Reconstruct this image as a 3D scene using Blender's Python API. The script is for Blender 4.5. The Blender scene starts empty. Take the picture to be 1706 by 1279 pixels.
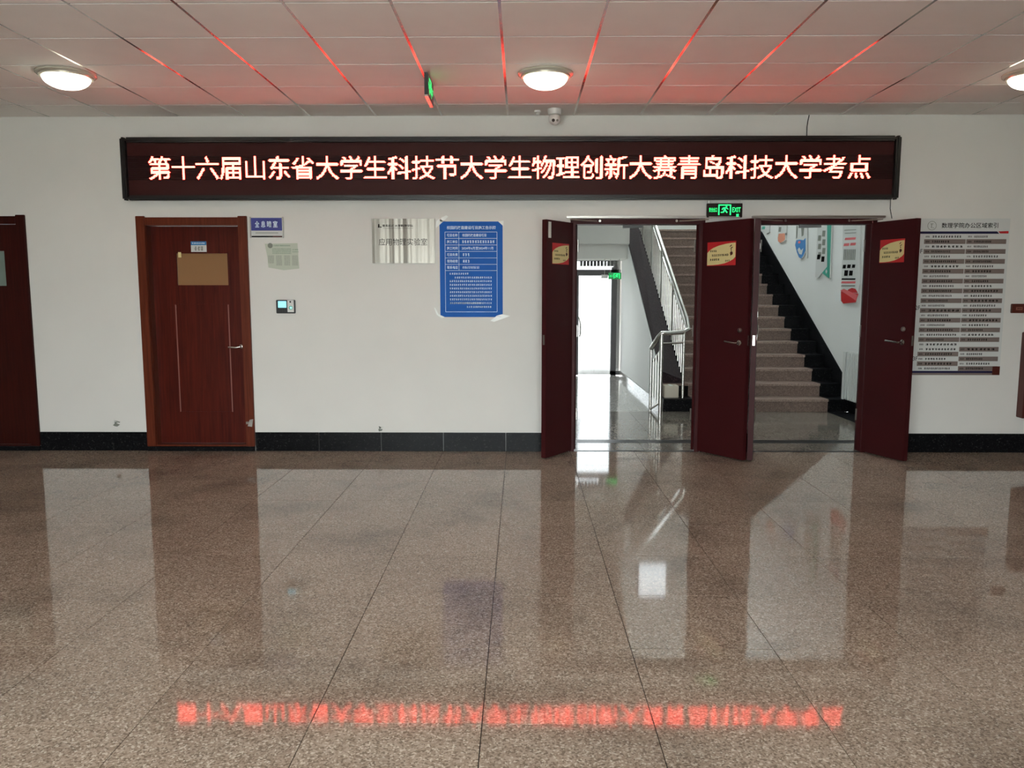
import bpy, math, random
from mathutils import Matrix, Vector
random.seed(7)
scene = bpy.context.scene
COL = scene.collection

# ------------------------------------------------------------------ camera
FPX, IW, IH = 1320.0, 1706.0, 1279.0
CAM = Vector((0.0, 0.0, 1.528))
PITCH = math.atan(154.0 / FPX)
YAW = math.atan(15.0 / FPX * math.cos(PITCH))
cd = bpy.data.cameras.new('camera')
cd.sensor_fit = 'HORIZONTAL'; cd.sensor_width = 36.0; cd.lens = FPX * 36.0 / IW
cd.clip_start = 0.05; cd.clip_end = 500
cam = bpy.data.objects.new('camera', cd); COL.objects.link(cam)
cam.location = CAM
cam.rotation_euler = (math.pi / 2 - PITCH, 0, YAW)
scene.camera = cam
CROT = cam.rotation_euler.to_matrix()

# ------------------------------------------------------------------ world, daylight, exposure
w = bpy.data.worlds.new('overcast_sky'); scene.world = w; w.use_nodes = True
bg = w.node_tree.nodes['Background']
bg.inputs['Color'].default_value = (0.93, 0.97, 1.0, 1)
bg.inputs['Strength'].default_value = 22.8
def portal(name, loc, rot, sx, sy):
    l = bpy.data.lights.new(name, 'AREA'); l.shape = 'RECTANGLE'; l.size = sx; l.size_y = sy
    l.cycles.is_portal = True
    o = bpy.data.objects.new(name, l); COL.objects.link(o); o.location = loc; o.rotation_euler = rot
    return o
YB = -1.8                                   # rear wall of the hall, behind the photographer
BWIN = [(-3.2, -1.65), (-1.55, 0.0), (0.1, 1.6)]
for a, b in BWIN:
    portal('daylight_portal', ((a + b) / 2, YB - 0.13, 1.3), (math.pi / 2, 0, 0), b - a, 2.3)
portal('daylight_portal', (0.85, 14.52, 1.1), (-math.pi / 2, 0, 0), 2.0, 2.2)
LWX0, LWX1, LWZ0, LWZ1, YL = 2.40, 3.06, 4.02, 4.84, 15.8
UWX0, UWX1, UWZ0, UWZ1 = -0.1, 4.0, 6.3, 8.7  # unseen upper window, added to brighten the stairwell
portal('daylight_portal', ((UWX0 + UWX1) / 2, YL + 0.22, (UWZ0 + UWZ1) / 2), (-math.pi / 2, 0, 0), UWX1 - UWX0, UWZ1 - UWZ0)
portal('daylight_portal', ((LWX0 + LWX1) / 2, YL + 0.22, (LWZ0 + LWZ1) / 2), (-math.pi / 2, 0, 0), LWX1 - LWX0, LWZ1 - LWZ0)
vs = scene.view_settings
vs.view_transform = 'Standard'; vs.look = 'None'; vs.gamma = 1.0; vs.use_curve_mapping = False
vs.exposure = 0.0
scene.display_settings.display_device = 'sRGB'

# ------------------------------------------------------------------ photo pixel -> point on a known surface
def ray(px, py):
    return (CROT @ Vector(((px - IW / 2) / FPX, -(py - IH / 2) / FPX, -1.0)))
def onplane(px, py, p, n):
    d = ray(px, py); t = (Vector(p) - CAM).dot(Vector(n)) / d.dot(Vector(n))
    return CAM + d * t
def W(px, py, Y):
    p = onplane(px, py, (0, Y, 0), (0, 1, 0)); return p.x, p.z
def FL(px, py, z=0.0):
    p = onplane(px, py, (0, 0, z), (0, 0, 1)); return p.x, p.y
def SX(px, py, X):
    p = onplane(px, py, (X, 0, 0), (1, 0, 0)); return p.y, p.z
YW = 7.51                                   # face of the front wall
ZC = 3.13                                   # ceiling
def XW(px, py, Y=YW): return W(px, py, Y)[0]
def ZW(px, py, Y=YW): return W(px, py, Y)[1]

# ------------------------------------------------------------------ materials
def srgb(r, g, b):
    f = lambda c: (c / 255 / 12.92) if c / 255 <= 0.04045 else ((c / 255 + 0.055) / 1.055) ** 2.4
    return (f(r), f(g), f(b), 1)
def mat(name, c, rough=0.5, metal=0.0, emit=None, estr=1.0, spec=0.5, noise=0.0, nscale=6.0, bump=0.0, bscale=80.0, bdist=0.01, coat=0.0, stretch=(1, 1, 1)):
    m = bpy.data.materials.new(name); m.use_nodes = True
    nt = m.node_tree; b = nt.nodes['Principled BSDF']
    b.inputs['Base Color'].default_value = c
    b.inputs['Roughness'].default_value = rough
    b.inputs['Metallic'].default_value = metal
    b.inputs['Specular IOR Level'].default_value = spec
    b.inputs['Coat Weight'].default_value = coat
    if emit:
        b.inputs['Emission Color'].default_value = emit
        b.inputs['Emission Strength'].default_value = estr
    if noise or bump:
        g = nt.nodes.new('ShaderNodeNewGeometry')
        mp = nt.nodes.new('ShaderNodeMapping'); mp.inputs['Scale'].default_value = stretch
        nt.links.new(g.outputs['Position'], mp.inputs['Vector'])
    if noise:
        n = nt.nodes.new('ShaderNodeTexNoise'); n.inputs['Scale'].default_value = nscale; n.inputs['Detail'].default_value = 5
        nt.links.new(mp.outputs['Vector'], n.inputs['Vector'])
        r = nt.nodes.new('ShaderNodeMapRange')
        r.inputs['From Min'].default_value = 0.25; r.inputs['From Max'].default_value = 0.75
        r.inputs['To Min'].default_value = 1 - noise; r.inputs['To Max'].default_value = 1 + noise
        nt.links.new(n.outputs['Fac'], r.inputs['Value'])
        x = nt.nodes.new('ShaderNodeVectorMath'); x.operation = 'SCALE'; x.inputs[0].default_value = c[:3]
        nt.links.new(r.outputs['Result'], x.inputs['Scale'])
        nt.links.new(x.outputs['Vector'], b.inputs['Base Color'])
    if bump:
        n2 = nt.nodes.new('ShaderNodeTexNoise'); n2.inputs['Scale'].default_value = bscale; n2.inputs['Detail'].default_value = 3
        nt.links.new(mp.outputs['Vector'], n2.inputs['Vector'])
        bp = nt.nodes.new('ShaderNodeBump'); bp.inputs['Strength'].default_value = bump; bp.inputs['Distance'].default_value = bdist
        nt.links.new(n2.outputs['Fac'], bp.inputs['Height']); nt.links.new(bp.outputs['Normal'], b.inputs['Normal'])
    return m

def granite(name, tones, rough, stain=0.25, scale=95.0, tone_var=0.05, bump=0.02, spec=0.5):
    """polished speckled stone: grains of several tones, dull worn stains"""
    m = bpy.data.materials.new(name); m.use_nodes = True
    nt = m.node_tree; b = nt.nodes['Principled BSDF']; L = nt.links.new
    g = nt.nodes.new('ShaderNodeNewGeometry')
    v = nt.nodes.new('ShaderNodeTexVoronoi'); v.inputs['Scale'].default_value = scale; L(g.outputs['Position'], v.inputs['Vector'])
    sep = nt.nodes.new('ShaderNodeSeparateColor'); L(v.outputs['Color'], sep.inputs['Color'])
    cr = nt.nodes.new('ShaderNodeValToRGB'); cr.color_ramp.interpolation = 'CONSTANT'
    while len(cr.color_ramp.elements) < len(tones): cr.color_ramp.elements.new(0.5)
    for e, (pos, c) in zip(cr.color_ramp.elements, tones): e.position = pos; e.color = c
    L(sep.outputs['Red'], cr.inputs['Fac'])
    n = nt.nodes.new('ShaderNodeTexNoise'); n.inputs['Scale'].default_value = 1.5; n.inputs['Detail'].default_value = 4; n.inputs['Roughness'].default_value = 0.6
    L(g.outputs['Position'], n.inputs['Vector'])
    mr = nt.nodes.new('ShaderNodeMapRange'); mr.inputs['From Min'].default_value = 0.3; mr.inputs['From Max'].default_value = 0.5
    mr.inputs['To Min'].default_value = 1 - stain; mr.inputs['To Max'].default_value = 1.0
    L(n.outputs['Fac'], mr.inputs['Value'])
    oi = nt.nodes.new('ShaderNodeObjectInfo')
    m2 = nt.nodes.new('ShaderNodeMapRange'); m2.inputs['To Min'].default_value = 1 - tone_var; m2.inputs['To Max'].default_value = 1 + tone_var
    L(oi.outputs['Random'], m2.inputs['Value'])
    mu = nt.nodes.new('ShaderNodeMath'); mu.operation = 'MULTIPLY'; L(mr.outputs['Result'], mu.inputs[0]); L(m2.outputs['Result'], mu.inputs[1])
    x = nt.nodes.new('ShaderNodeVectorMath'); x.operation = 'SCALE'; L(cr.outputs['Color'], x.inputs[0]); L(mu.outputs['Value'], x.inputs['Scale'])
    L(x.outputs['Vector'], b.inputs['Base Color'])
    b.inputs['Roughness'].default_value = rough; b.inputs['Specular IOR Level'].default_value = spec
    if bump:
        n2 = nt.nodes.new('ShaderNodeTexNoise'); n2.inputs['Scale'].default_value = 240; L(g.outputs['Position'], n2.inputs['Vector'])
        bp = nt.nodes.new('ShaderNodeBump'); bp.inputs['Strength'].default_value = bump; bp.inputs['Distance'].default_value = 0.004
        L(n2.outputs['Fac'], bp.inputs['Height']); L(bp.outputs['Normal'], b.inputs['Normal'])
    return m

def wood(name, dark, light, rough=0.35):
    m = bpy.data.materials.new(name); m.use_nodes = True
    nt = m.node_tree; b = nt.nodes['Principled BSDF']; L = nt.links.new
    g = nt.nodes.new('ShaderNodeNewGeometry'); mp = nt.nodes.new('ShaderNodeMapping'); mp.inputs['Scale'].default_value = (26, 26, 1.1)
    L(g.outputs['Position'], mp.inputs['Vector'])
    n = nt.nodes.new('ShaderNodeTexNoise'); n.inputs['Scale'].default_value = 2.2; n.inputs['Detail'].default_value = 6; n.inputs['Distortion'].default_value = 0.6
    L(mp.outputs['Vector'], n.inputs['Vector'])
    cr = nt.nodes.new('ShaderNodeValToRGB'); cr.color_ramp.elements[0].position = 0.3; cr.color_ramp.elements[1].position = 0.75
    cr.color_ramp.elements[0].color = dark; cr.color_ramp.elements[1].color = light
    L(n.outputs['Fac'], cr.inputs['Fac']); L(cr.outputs['Color'], b.inputs['Base Color'])
    b.inputs['Roughness'].default_value = rough; b.inputs['Specular IOR Level'].default_value = 0.2
    return m

def glass(name, tint=(0.95, 0.98, 0.97, 1), gloss=0.08):
    m = bpy.data.materials.new(name); m.use_nodes = True
    nt = m.node_tree; L = nt.links.new
    for n in list(nt.nodes):
        if n.type != 'OUTPUT_MATERIAL': nt.nodes.remove(n)
    t = nt.nodes.new('ShaderNodeBsdfTransparent'); t.inputs['Color'].default_value = tint
    gl = nt.nodes.new('ShaderNodeBsdfGlossy'); gl.inputs['Roughness'].default_value = 0.02
    mx = nt.nodes.new('ShaderNodeMixShader'); mx.inputs['Fac'].default_value = gloss
    L(t.outputs[0], mx.inputs[1]); L(gl.outputs[0], mx.inputs[2]); L(mx.outputs[0], nt.nodes['Material Output'].inputs['Surface'])
    return m

M = {}
M['wall'] = mat('wall_paint', (0.77, 0.75, 0.71, 1), 0.85, noise=0.03, nscale=1.6)
M['wall_cool'] = mat('stairwell_paint', (0.80, 0.81, 0.79, 1), 0.7, noise=0.02, nscale=1.6)
M['side'] = mat('side_wall_dark', (0.30, 0.27, 0.24, 1), 0.5, noise=0.08, nscale=2)  # dark tone chosen to cut bounce light from the unseen side walls
M['tile'] = mat('ceiling_tile', (0.86, 0.81, 0.77, 1), 0.75, noise=0.03, nscale=3)
M['bar'] = mat('ceiling_grid_metal', (0.42, 0.40, 0.38, 1), 0.16, metal=1.0)
M['crossbar'] = mat('dark_cross_bar_metal', (0.16, 0.15, 0.14, 1), 0.3, metal=1.0)
M['floor'] = granite('brown_granite', [(0.0, (0.22, 0.165, 0.125, 1)), (0.2, (0.34, 0.26, 0.20, 1)), (0.55, (0.43, 0.34, 0.27, 1)), (0.88, (0.60, 0.51, 0.42, 1))], 0.045, stain=0.3, scale=150.0, bump=0.004, spec=0.4)
M['floor2'] = granite('grey_granite', [(0.0, (0.10, 0.085, 0.07, 1)), (0.25, (0.20, 0.17, 0.14, 1)), (0.6, (0.28, 0.245, 0.21, 1))], 0.09, stain=0.1)
M['floor3'] = granite('pale_granite', [(0.0, (0.30, 0.29, 0.26, 1)), (0.3, (0.45, 0.43, 0.40, 1)), (0.6, (0.55, 0.53, 0.5, 1))], 0.09, stain=0.1)
M['grout'] = mat('dark_grout', (0.045, 0.035, 0.03, 1), 0.9)
M['black'] = granite('black_granite', [(0.0, (0.006, 0.006, 0.007, 1)), (0.7, (0.011, 0.011, 0.012, 1)), (0.95, (0.03, 0.03, 0.03, 1))], 0.3, stain=0.0, bump=0.0, spec=0.08)
M['curb'] = granite('purple_brown_granite', [(0.0, (0.018, 0.010, 0.013, 1)), (0.5, (0.030, 0.017, 0.020, 1)), (0.9, (0.06, 0.04, 0.04, 1))], 0.45, stain=0.0, bump=0.0, spec=0.1)
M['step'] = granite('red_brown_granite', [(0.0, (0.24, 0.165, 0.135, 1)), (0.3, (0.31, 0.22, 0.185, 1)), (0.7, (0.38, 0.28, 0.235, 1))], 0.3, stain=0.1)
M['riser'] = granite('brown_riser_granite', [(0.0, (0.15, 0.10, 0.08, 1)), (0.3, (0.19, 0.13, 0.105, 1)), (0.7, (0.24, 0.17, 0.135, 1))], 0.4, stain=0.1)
M['doorwood'] = wood('red_brown_wood', srgb(64, 17, 11), srgb(92, 30, 18))
M['framewood'] = wood('orange_brown_wood', srgb(84, 34, 20), srgb(112, 52, 32))
M['darkwood'] = wood('dark_red_wood', srgb(44, 14, 11), srgb(62, 21, 15))
M['moulding'] = mat('worn_moulding', srgb(140, 90, 78), 0.4)
M['maroon'] = mat('maroon_paint', srgb(60, 17, 20), 0.5, spec=0.2, noise=0.08, nscale=3)
M['steel'] = mat('brushed_steel', (0.48, 0.46, 0.43, 1), 0.3, metal=1.0)
M['chrome'] = mat('polished_steel', (0.52, 0.50, 0.47, 1), 0.2, metal=1.0)
M['plaque'] = mat('plaque_steel', (0.27, 0.25, 0.22, 1), 0.40, metal=1.0, bump=1.0, bdist=0.05, bscale=3.0, stretch=(1.5, 1, 0.02))
M['blackplastic'] = mat('black_plastic', (0.012, 0.012, 0.012, 1), 0.35)
M['darkmetal'] = mat('dark_aluminium', srgb(74, 70, 72), 0.4)
M['ledface'] = mat('led_face', (0.045, 0.009, 0.008, 1), 0.55, spec=0.2)
M['ledtext'] = mat('led_red', (0.1, 0.0, 0.0, 1), 0.5, emit=(1.0, 0.06, 0.042, 1), estr=24.0)
M['white'] = mat('white_plastic', (0.75, 0.74, 0.71, 1), 0.35)
M['paper'] = mat('white_paper', (0.66, 0.67, 0.65, 1), 0.6)
M['fadedpaper'] = mat('faded_paper', srgb(196, 202, 186), 0.6)
M['domeglow'] = mat('lamp_dome', (0.9, 0.88, 0.8, 1), 0.3, emit=(1.0, 0.93, 0.72, 1), estr=7.0)
M['lampring'] = mat('lamp_ring', (0.62, 0.58, 0.48, 1), 0.2, metal=0.3)
M['greenglow'] = mat('green_glow', (0.0, 0.3, 0.1, 1), 0.5, emit=(0.02, 1.0, 0.22, 1), estr=1.6)
M['exitbody'] = mat('exit_sign_black', srgb(28, 10, 12), 0.25)
M['exitgreen'] = mat('exit_panel_green', srgb(10, 70, 30), 0.4, emit=(0.02, 0.5, 0.12, 1), estr=0.35)
M['blue'] = mat('poster_blue', srgb(28, 96, 184), 0.55, spec=0.15, noise=0.06, nscale=3)
M['navy'] = mat('sign_navy', srgb(56, 62, 140), 0.35)
M['lightblue'] = mat('label_blue', srgb(40, 120, 180), 0.4)
M['palelettering'] = mat('pale_blue_print', srgb(225, 242, 255), 0.5)
M['print'] = mat('dark_print', srgb(30, 28, 27), 0.9, spec=0.0)
M['greyprint'] = mat('grey_print', srgb(128, 132, 122), 0.6)
M['greenprint'] = mat('green_grey_print', srgb(120, 150, 125), 0.6)
M['tape'] = mat('clear_tape', srgb(244, 246, 242), 0.3)
M['yellow'] = mat('notice_yellow', srgb(226, 210, 150), 0.5)
M['red'] = mat('print_red', srgb(196, 34, 38), 0.45)
M['palered'] = mat('print_pale_red', srgb(226, 108, 112), 0.45)
M['teal'] = mat('print_teal', srgb(60, 160, 140), 0.45)
M['skyblue'] = mat('print_sky_blue', srgb(70, 140, 205), 0.45)
M['orangeprint'] = mat('print_salmon', srgb(226, 150, 122), 0.45)
M['stripe'] = mat('directory_stripe', srgb(126, 112, 106), 0.5)
M['navydark'] = mat('directory_navy', srgb(26, 24, 66), 0.45)
M['brownsign'] = mat('brown_plate', srgb(82, 30, 20), 0.4)
M['screen'] = mat('lit_screen', (0.1, 0.4, 0.5, 1), 0.3, emit=(0.35, 0.85, 1.0, 1), estr=1.1)
M['sensor'] = mat('lit_sensor', (0.1, 0.5, 0.45, 1), 0.3, emit=(0.55, 1.0, 0.92, 1), estr=1.0)
M['frosted'] = mat('covered_glass', srgb(150, 112, 78), 0.16)
M['greenglass'] = mat('grey_green_glass', srgb(120, 136, 128), 0.12)
M['glass'] = glass('clear_glass')
M['tinted'] = glass('tinted_door_glass', (0.42, 0.43, 0.43, 1))  # tint added to cut daylight through the corridor door and landing window
M['dimmed'] = glass('dimmed_window_glass', (0.86, 0.89, 0.89, 1))  # tint sets how much daylight the added stairwell window lets in
M['carton'] = mat('white_carton', srgb(206, 196, 180), 0.7)
M['radiator'] = mat('radiator_enamel', (0.70, 0.72, 0.69, 1), 0.35)
M['ground'] = mat('pale_paving', (0.58, 0.57, 0.54, 1), 0.9, noise=0.08, nscale=0.5)

# ------------------------------------------------------------------ mesh helpers
class MB:
    def __init__(s): s.v = []; s.f = []
    def box(s, x0, x1, y0, y1, z0, z1):
        n = len(s.v)
        x0, x1 = min(x0, x1), max(x0, x1); y0, y1 = min(y0, y1), max(y0, y1); z0, z1 = min(z0, z1), max(z0, z1)
        s.v += [(x, y, z) for z in (z0, z1) for y in (y0, y1) for x in (x0, x1)]
        for q in ((0, 2, 3, 1), (4, 5, 7, 6), (0, 1, 5, 4), (2, 6, 7, 3), (0, 4, 6, 2), (1, 3, 7, 5)): s.f.append([n + i for i in q])
        return s
    def hexa(s, pts):                         # 8 points in the box order above
        n = len(s.v); s.v += [tuple(p) for p in pts]
        for q in ((0, 2, 3, 1), (4, 5, 7, 6), (0, 1, 5, 4), (2, 6, 7, 3), (0, 4, 6, 2), (1, 3, 7, 5)): s.f.append([n + i for i in q])
        return s
    def poly(s, a, b):                        # closed prism between two outlines
        n = len(s.v); k = len(a); s.v += [tuple(p) for p in a] + [tuple(p) for p in b]
        s.f.append([n + i for i in range(k)]); s.f.append([n + k + i for i in reversed(range(k))])
        for i in range(k): j = (i + 1) % k; s.f.append([n + j, n + i, n + k + i, n + k + j])
        return s
    def xz(s, pts, y0, y1): return s.poly([(x, y0, z) for x, z in pts], [(x, y1, z) for x, z in pts])
    def yz(s, pts, x0, x1): return s.poly([(x0, y, z) for y, z in pts], [(x1, y, z) for y, z in pts])
    def tube(s, path, r, n=10):
        P = [Vector(p) for p in path]; base = len(s.v); ref = None
        for i, p in enumerate(P):
            t = ((P[i] - P[i - 1]).normalized() if i else Vector()) + ((P[i + 1] - P[i]).normalized() if i < len(P) - 1 else Vector())
            t.normalize()
            if ref is None: ref = t.orthogonal().normalized()
            ref = (ref - t * ref.dot(t)).normalized(); q = t.cross(ref)
            for k in range(n):
                a = 2 * math.pi * k / n; s.v.append(tuple(p + (ref * math.cos(a) + q * math.sin(a)) * r))
        for i in range(len(P) - 1):
            for k in range(n):
                a = base + i * n + k; b = base + i * n + (k + 1) % n; s.f.append([a, b, b + n, a + n])
        s.f.append([base + k for k in reversed(range(n))]); e = base + (len(P) - 1) * n; s.f.append([e + k for k in range(n)])
        return s
    def lathe(s, prof, c, n=32, axis='z'):    # prof = (radius, height along the axis)
        base = len(s.v); c = Vector(c)
        for r, h in prof:
            for k in range(n):
                a = 2 * math.pi * k / n; u, v = r * math.cos(a), r * math.sin(a)
                s.v.append(tuple(c + (Vector((u, v, h)) if axis == 'z' else Vector((u, h, v)))))
        for i in range(len(prof) - 1):
            for k in range(n):
                a = base + i * n + k; b = base + i * n + (k + 1) % n; s.f.append([a, b, b + n, a + n])
        s.f.append([base + k for k in range(n)]); e = base + (len(prof) - 1) * n; s.f.append([e + k for k in range(n)])
        return s
    def add_mesh(s, me, fn):
        n = len(s.v); s.v += [tuple(fn(v.co)) for v in me.vertices]
        s.f += [[n + i for i in p.vertices] for p in me.polygons]
        return s
    def mesh(s, name, m, bevel=0.0, smooth=False):
        me = bpy.data.meshes.new(name); me.from_pydata(s.v, [], s.f)
        import bmesh
        bm = bmesh.new(); bm.from_mesh(me)
        bmesh.ops.recalc_face_normals(bm, faces=bm.faces)
        if bevel: bmesh.ops.bevel(bm, geom=list(bm.edges), offset=bevel, segments=2, affect='EDGES', clamp_overlap=True)
        bm.to_mesh(me); bm.free()
        if smooth:
            for p in me.polygons: p.use_smooth = True
            me.set_sharp_from_angle(angle=math.radians(40))
        me.materials.append(m)
        return me
    def build(s, name, m, parent=None, bevel=0.0, smooth=False, label=None):
        o = bpy.data.objects.new(name, s.mesh(name, m, bevel, smooth)); COL.objects.link(o)
        if parent is not None: attach(o, parent)
        if label: o['label'] = label
        return o
def attach(o, parent):
    o.parent = parent
    if not parent.get('_local'):
        m = parent.matrix_basis.copy(); p = parent
        while p.parent is not None: p = p.parent; m = p.matrix_basis @ m if False else m
        o.matrix_parent_inverse = world_of(parent).inverted()
def world_of(o):
    if o.parent is None: return o.matrix_basis.copy()
    return world_of(o.parent) @ o.matrix_parent_inverse @ o.matrix_basis
def tag(o, label, cat=None, group=None, kind=None):
    o['label'] = label
    if cat: o['category'] = cat
    if group: o['group'] = group
    if kind: o['kind'] = kind
    return o
def thing(name, loc, label, cat, group=None, kind=None, rz=0.0):
    o = bpy.data.objects.new(name, None); COL.objects.link(o); o.location = loc; o.rotation_euler = (0, 0, rz)
    o.empty_display_size = 0.05
    return tag(o, label, cat, group, kind)
def structure(o, label, cat): return tag(o, label, cat, None, 'structure')
def centred(mb):
    """origin at the base centre of the geometry"""
    xs = [v[0] for v in mb.v]; ys = [v[1] for v in mb.v]; zs = [v[2] for v in mb.v]
    c = ((min(xs) + max(xs)) / 2, (min(ys) + max(ys)) / 2, min(zs))
    mb.v = [(x - c[0], y - c[1], z - c[2]) for x, y, z in mb.v]
    return c
def solid(name, mb, m, label, cat, bevel=0.0, smooth=False, group=None):
    c = centred(mb); o = mb.build(name, m, None, bevel, smooth); o.location = c
    return tag(o, label, cat, group)

_tc = {}
def text_mesh(body, bold=0.0, ext=0.0, res=2):
    k = (body, bold, ext, res)
    if k in _tc: return _tc[k]
    c = bpy.data.curves.new('lettering', 'FONT'); c.body = body; c.size = 1.0; c.resolution_u = res
    c.offset = bold; c.extrude = ext
    o = bpy.data.objects.new('lettering', c); COL.objects.link(o)
    dg = bpy.context.evaluated_depsgraph_get()
    me = bpy.data.meshes.new_from_object(o.evaluated_get(dg))
    bpy.data.objects.remove(o); bpy.data.curves.remove(c)
    _tc[k] = me
    return me
def fit_text(mb, body, x0, x1, z0, z1, y, bold=0.0, thick=0.0, res=2, put=None):
    """lettering filling the box x0..x1, z0..z1 on a face towards -y"""
    me = text_mesh(body, bold, 0.5 if thick else 0.0, res)
    if not me.vertices: return mb
    xs = [v.co.x for v in me.vertices]; ys = [v.co.y for v in me.vertices]
    ax, bx, ay, by = min(xs), max(xs), min(ys), max(ys)
    f = lambda co: (x0 + (co.x - ax) / (bx - ax) * (x1 - x0), y - co.z * thick, z0 + (co.y - ay) / (by - ay) * (z1 - z0))
    return mb.add_mesh(me, (lambda co: put(f(co))) if put else f)
def scribble(mb, x0, x1, zc, h, y, n, t=0.0004, seed=0):
    """a line of print too small to read: n stroke clusters"""
    r = random.Random(seed); cw = (x1 - x0) / n
    for i in range(n):
        a = x0 + i * cw + cw * 0.08; b = a + cw * 0.8
        for k in range(3):
            z = zc - h / 2 + h * (k + 0.15) / 3 + r.uniform(-.05, .05) * h
            mb.box(a + r.uniform(0, .3) * cw * .8, b - r.uniform(0, .3) * cw * .8, y - t, y, z, z + h * 0.22)
        q = r.uniform(a + cw * .1, b - cw * .2); mb.box(q, q + cw * 0.2, y - t, y, zc - h / 2, zc + h / 2)
    return mb

# ================================================================== SETTING
# openings of the front wall (metres), measured on the wall
HINGE_Y = 7.58
O1a, O1b = XW(957, 560, HINGE_Y), XW(1158, 560, HINGE_Y)
O2a, O2b = XW(1257, 560, HINGE_Y), XW(1437, 560, HINGE_Y)
OZ = 2.15
JW = 0.05
D2a, D2b, D2z = XW(237, 550), XW(419, 550), ZW(320, 360)
D1b, D1z = XW(55.5, 550), ZW(30, 358)
D1a = D1b - (D2b - D2a)
WT = 7.64
XL, XR = -8.4, 8.4
wm = MB()
def wallseg(x0, x1, z0=0.0, z1=3.4): wm.box(x0, x1, YW, WT, z0, z1)
FW = 0.075
holes = [(D1a + 0.02, D1b - 0.02, D1z - 0.02), (D2a + 0.02, D2b - 0.02, D2z - 0.02), (O1a - JW, O1b + JW, OZ + 0.05), (O2a - JW, O2b + JW, OZ + 0.05)]
x = XL
for a, b, z in holes:
    wallseg(x, a); wallseg(a, b, z); x = b
wallseg(x, XR)
structure(wm.build('wall_front', M['wall']), 'off-white painted wall carrying the red light sign', 'wall')
for nm, m, lab in (('wall_left', MB().box(XL - .2, XL, YB, WT, 0, 3.4), 'unseen side wall left of the hall, darkened to cut bounce light'),
                   ('wall_right', MB().box(XR, XR + .2, YB, WT, 0, 3.4), 'unseen side wall right of the hall, darkened to cut bounce light')):
    structure(m.build(nm, M['side']), lab, 'wall')
bm_ = MB(); x = XL
for a, b in BWIN:
    bm_.box(x, a, YB - .2, YB, 0, 3.4); bm_.box(a, b, YB - .2, YB, 0, .15); bm_.box(a, b, YB - .2, YB, 2.45, 3.4); x = b
bm_.box(x, XR, YB - .2, YB, 0, 3.4)
structure(bm_.build('wall_back', M['wall']), 'white rear wall with tall windows behind the viewpoint', 'wall')
for i, (a, b) in enumerate(BWIN):
    r = structure(thing('window_%d' % (i + 1), ((a + b) / 2, YB - .1, .2), '', 'window'), 'tall aluminium window in rear wall, number %s from the left wall' % ('one', 'two', 'three', 'four')[i], 'window')
    f = MB()
    for q in (a, (a + b) / 2 - .025, b - .05): f.box(q, q + .05, YB - .13, YB - .07, .15, 2.45)
    for q in (.15, 1.9, 2.4): f.box(a, b, YB - .125, YB - .075, q, q + .05)
    f.build('window_frame', M['darkmetal'], r)
    for q in (a, (a + b) / 2): MB().box(q + .03, q + (b - a) / 2 - .03, YB - .103, YB - .097, .18, 2.42).build('pane', M['glass'], r)

# --- floor of the hall: slabs laid in 0.605 m bays over a dark bed
fl = structure(thing('floor', (0, 0, 0), '', 'floor'), 'brown speckled polished granite slab floor of the hall', 'floor')
MB().box(XL, XR, YB, 7.80, -.06, -.013).build('bedding', M['grout'], fl)
PX, PYs, GAP = 0.612, 0.605, 0.0035
FX0, FY0 = XW(953, 764, 7.25), 7.50
sl = MB().box(0, PX - GAP, 0, PYs - GAP, -.0128, 0.0).mesh('granite_slab', M['floor'])
c0 = math.ceil((-7.3 - FX0) / PX)
ncol = 24
for c in range(c0, c0 + ncol):
    for r_ in range(1, 13):
        o = bpy.data.objects.new('granite_slab', sl); COL.objects.link(o)
        o.location = (FX0 + c * PX, FY0 - r_ * PYs, 0); o.parent = fl
yend = FY0 - 12 * PYs
MB().box(XL, XR, YB, yend - GAP, -.0128, 0).box(XL, FX0 + c0 * PX - GAP, yend, FY0, -.0128, 0).box(FX0 + (c0 + ncol) * PX, XR, yend, FY0, -.0128, 0).build('slab_field', M['floor'], fl)['kind'] = 'stuff'

# --- ceiling: lay-in tiles on a shiny metal grid
ce = structure(thing('ceiling', (0, 0, ZC), '', 'ceiling'), 'suspended grey-white tile ceiling on a shiny metal grid', 'ceiling')
MB().box(XL, XR, YB, WT, ZC + .04, ZC + .1).build('ceiling_slab', M['grout'], ce)
CP = 0.605; CX0 = XW(846, 193); CY0 = 7.05
rows = [YW] + [CY0 - CP * k for k in range(8)]
cols = [CX0 + CP * k for k in range(-12, 13)]
BW = 0.018
tm = {}
for i in range(len(cols) - 1):
    for j in range(len(rows) - 1):
        h = rows[j] - rows[j + 1]
        key = round(h, 3)
        if key not in tm: tm[key] = MB().box(BW / 2, CP - BW / 2, BW / 2, h - BW / 2, 0.0, .012).mesh('ceiling_tile', M['tile'])
        o = bpy.data.objects.new('ceiling_tile', tm[key]); COL.objects.link(o)
        o.location = (cols[i], rows[j + 1], 0.0); o.parent = ce
for x in cols: MB().box(x - BW / 2, x + BW / 2, rows[-1], YW, ZC + 0.0005, ZC + .03).build('grid_bar', M['bar'], ce, bevel=0.0)
cb = MB().box(0, CP - BW, -BW / 2 + .004, BW / 2 - .004, 0.003, .03).mesh('cross_bar', M['crossbar'])
for y in rows[1:]:
    for x in cols[:-1]:
        o = bpy.data.objects.new('cross_bar', cb); COL.objects.link(o); o.location = (x + BW / 2, y, 0); o.parent = ce
MB().box(XL, XR, YB, rows[-1] - BW / 2, ZC, ZC + .03).build('tile_field', M['tile'], ce)['kind'] = 'stuff'
MB().box(cols[-1], XR, rows[-1], YW, ZC, ZC + .03).box(XL, cols[0], rows[-1], YW, ZC, ZC + .03).build('edge_tile', M['tile'], ce)

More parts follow.
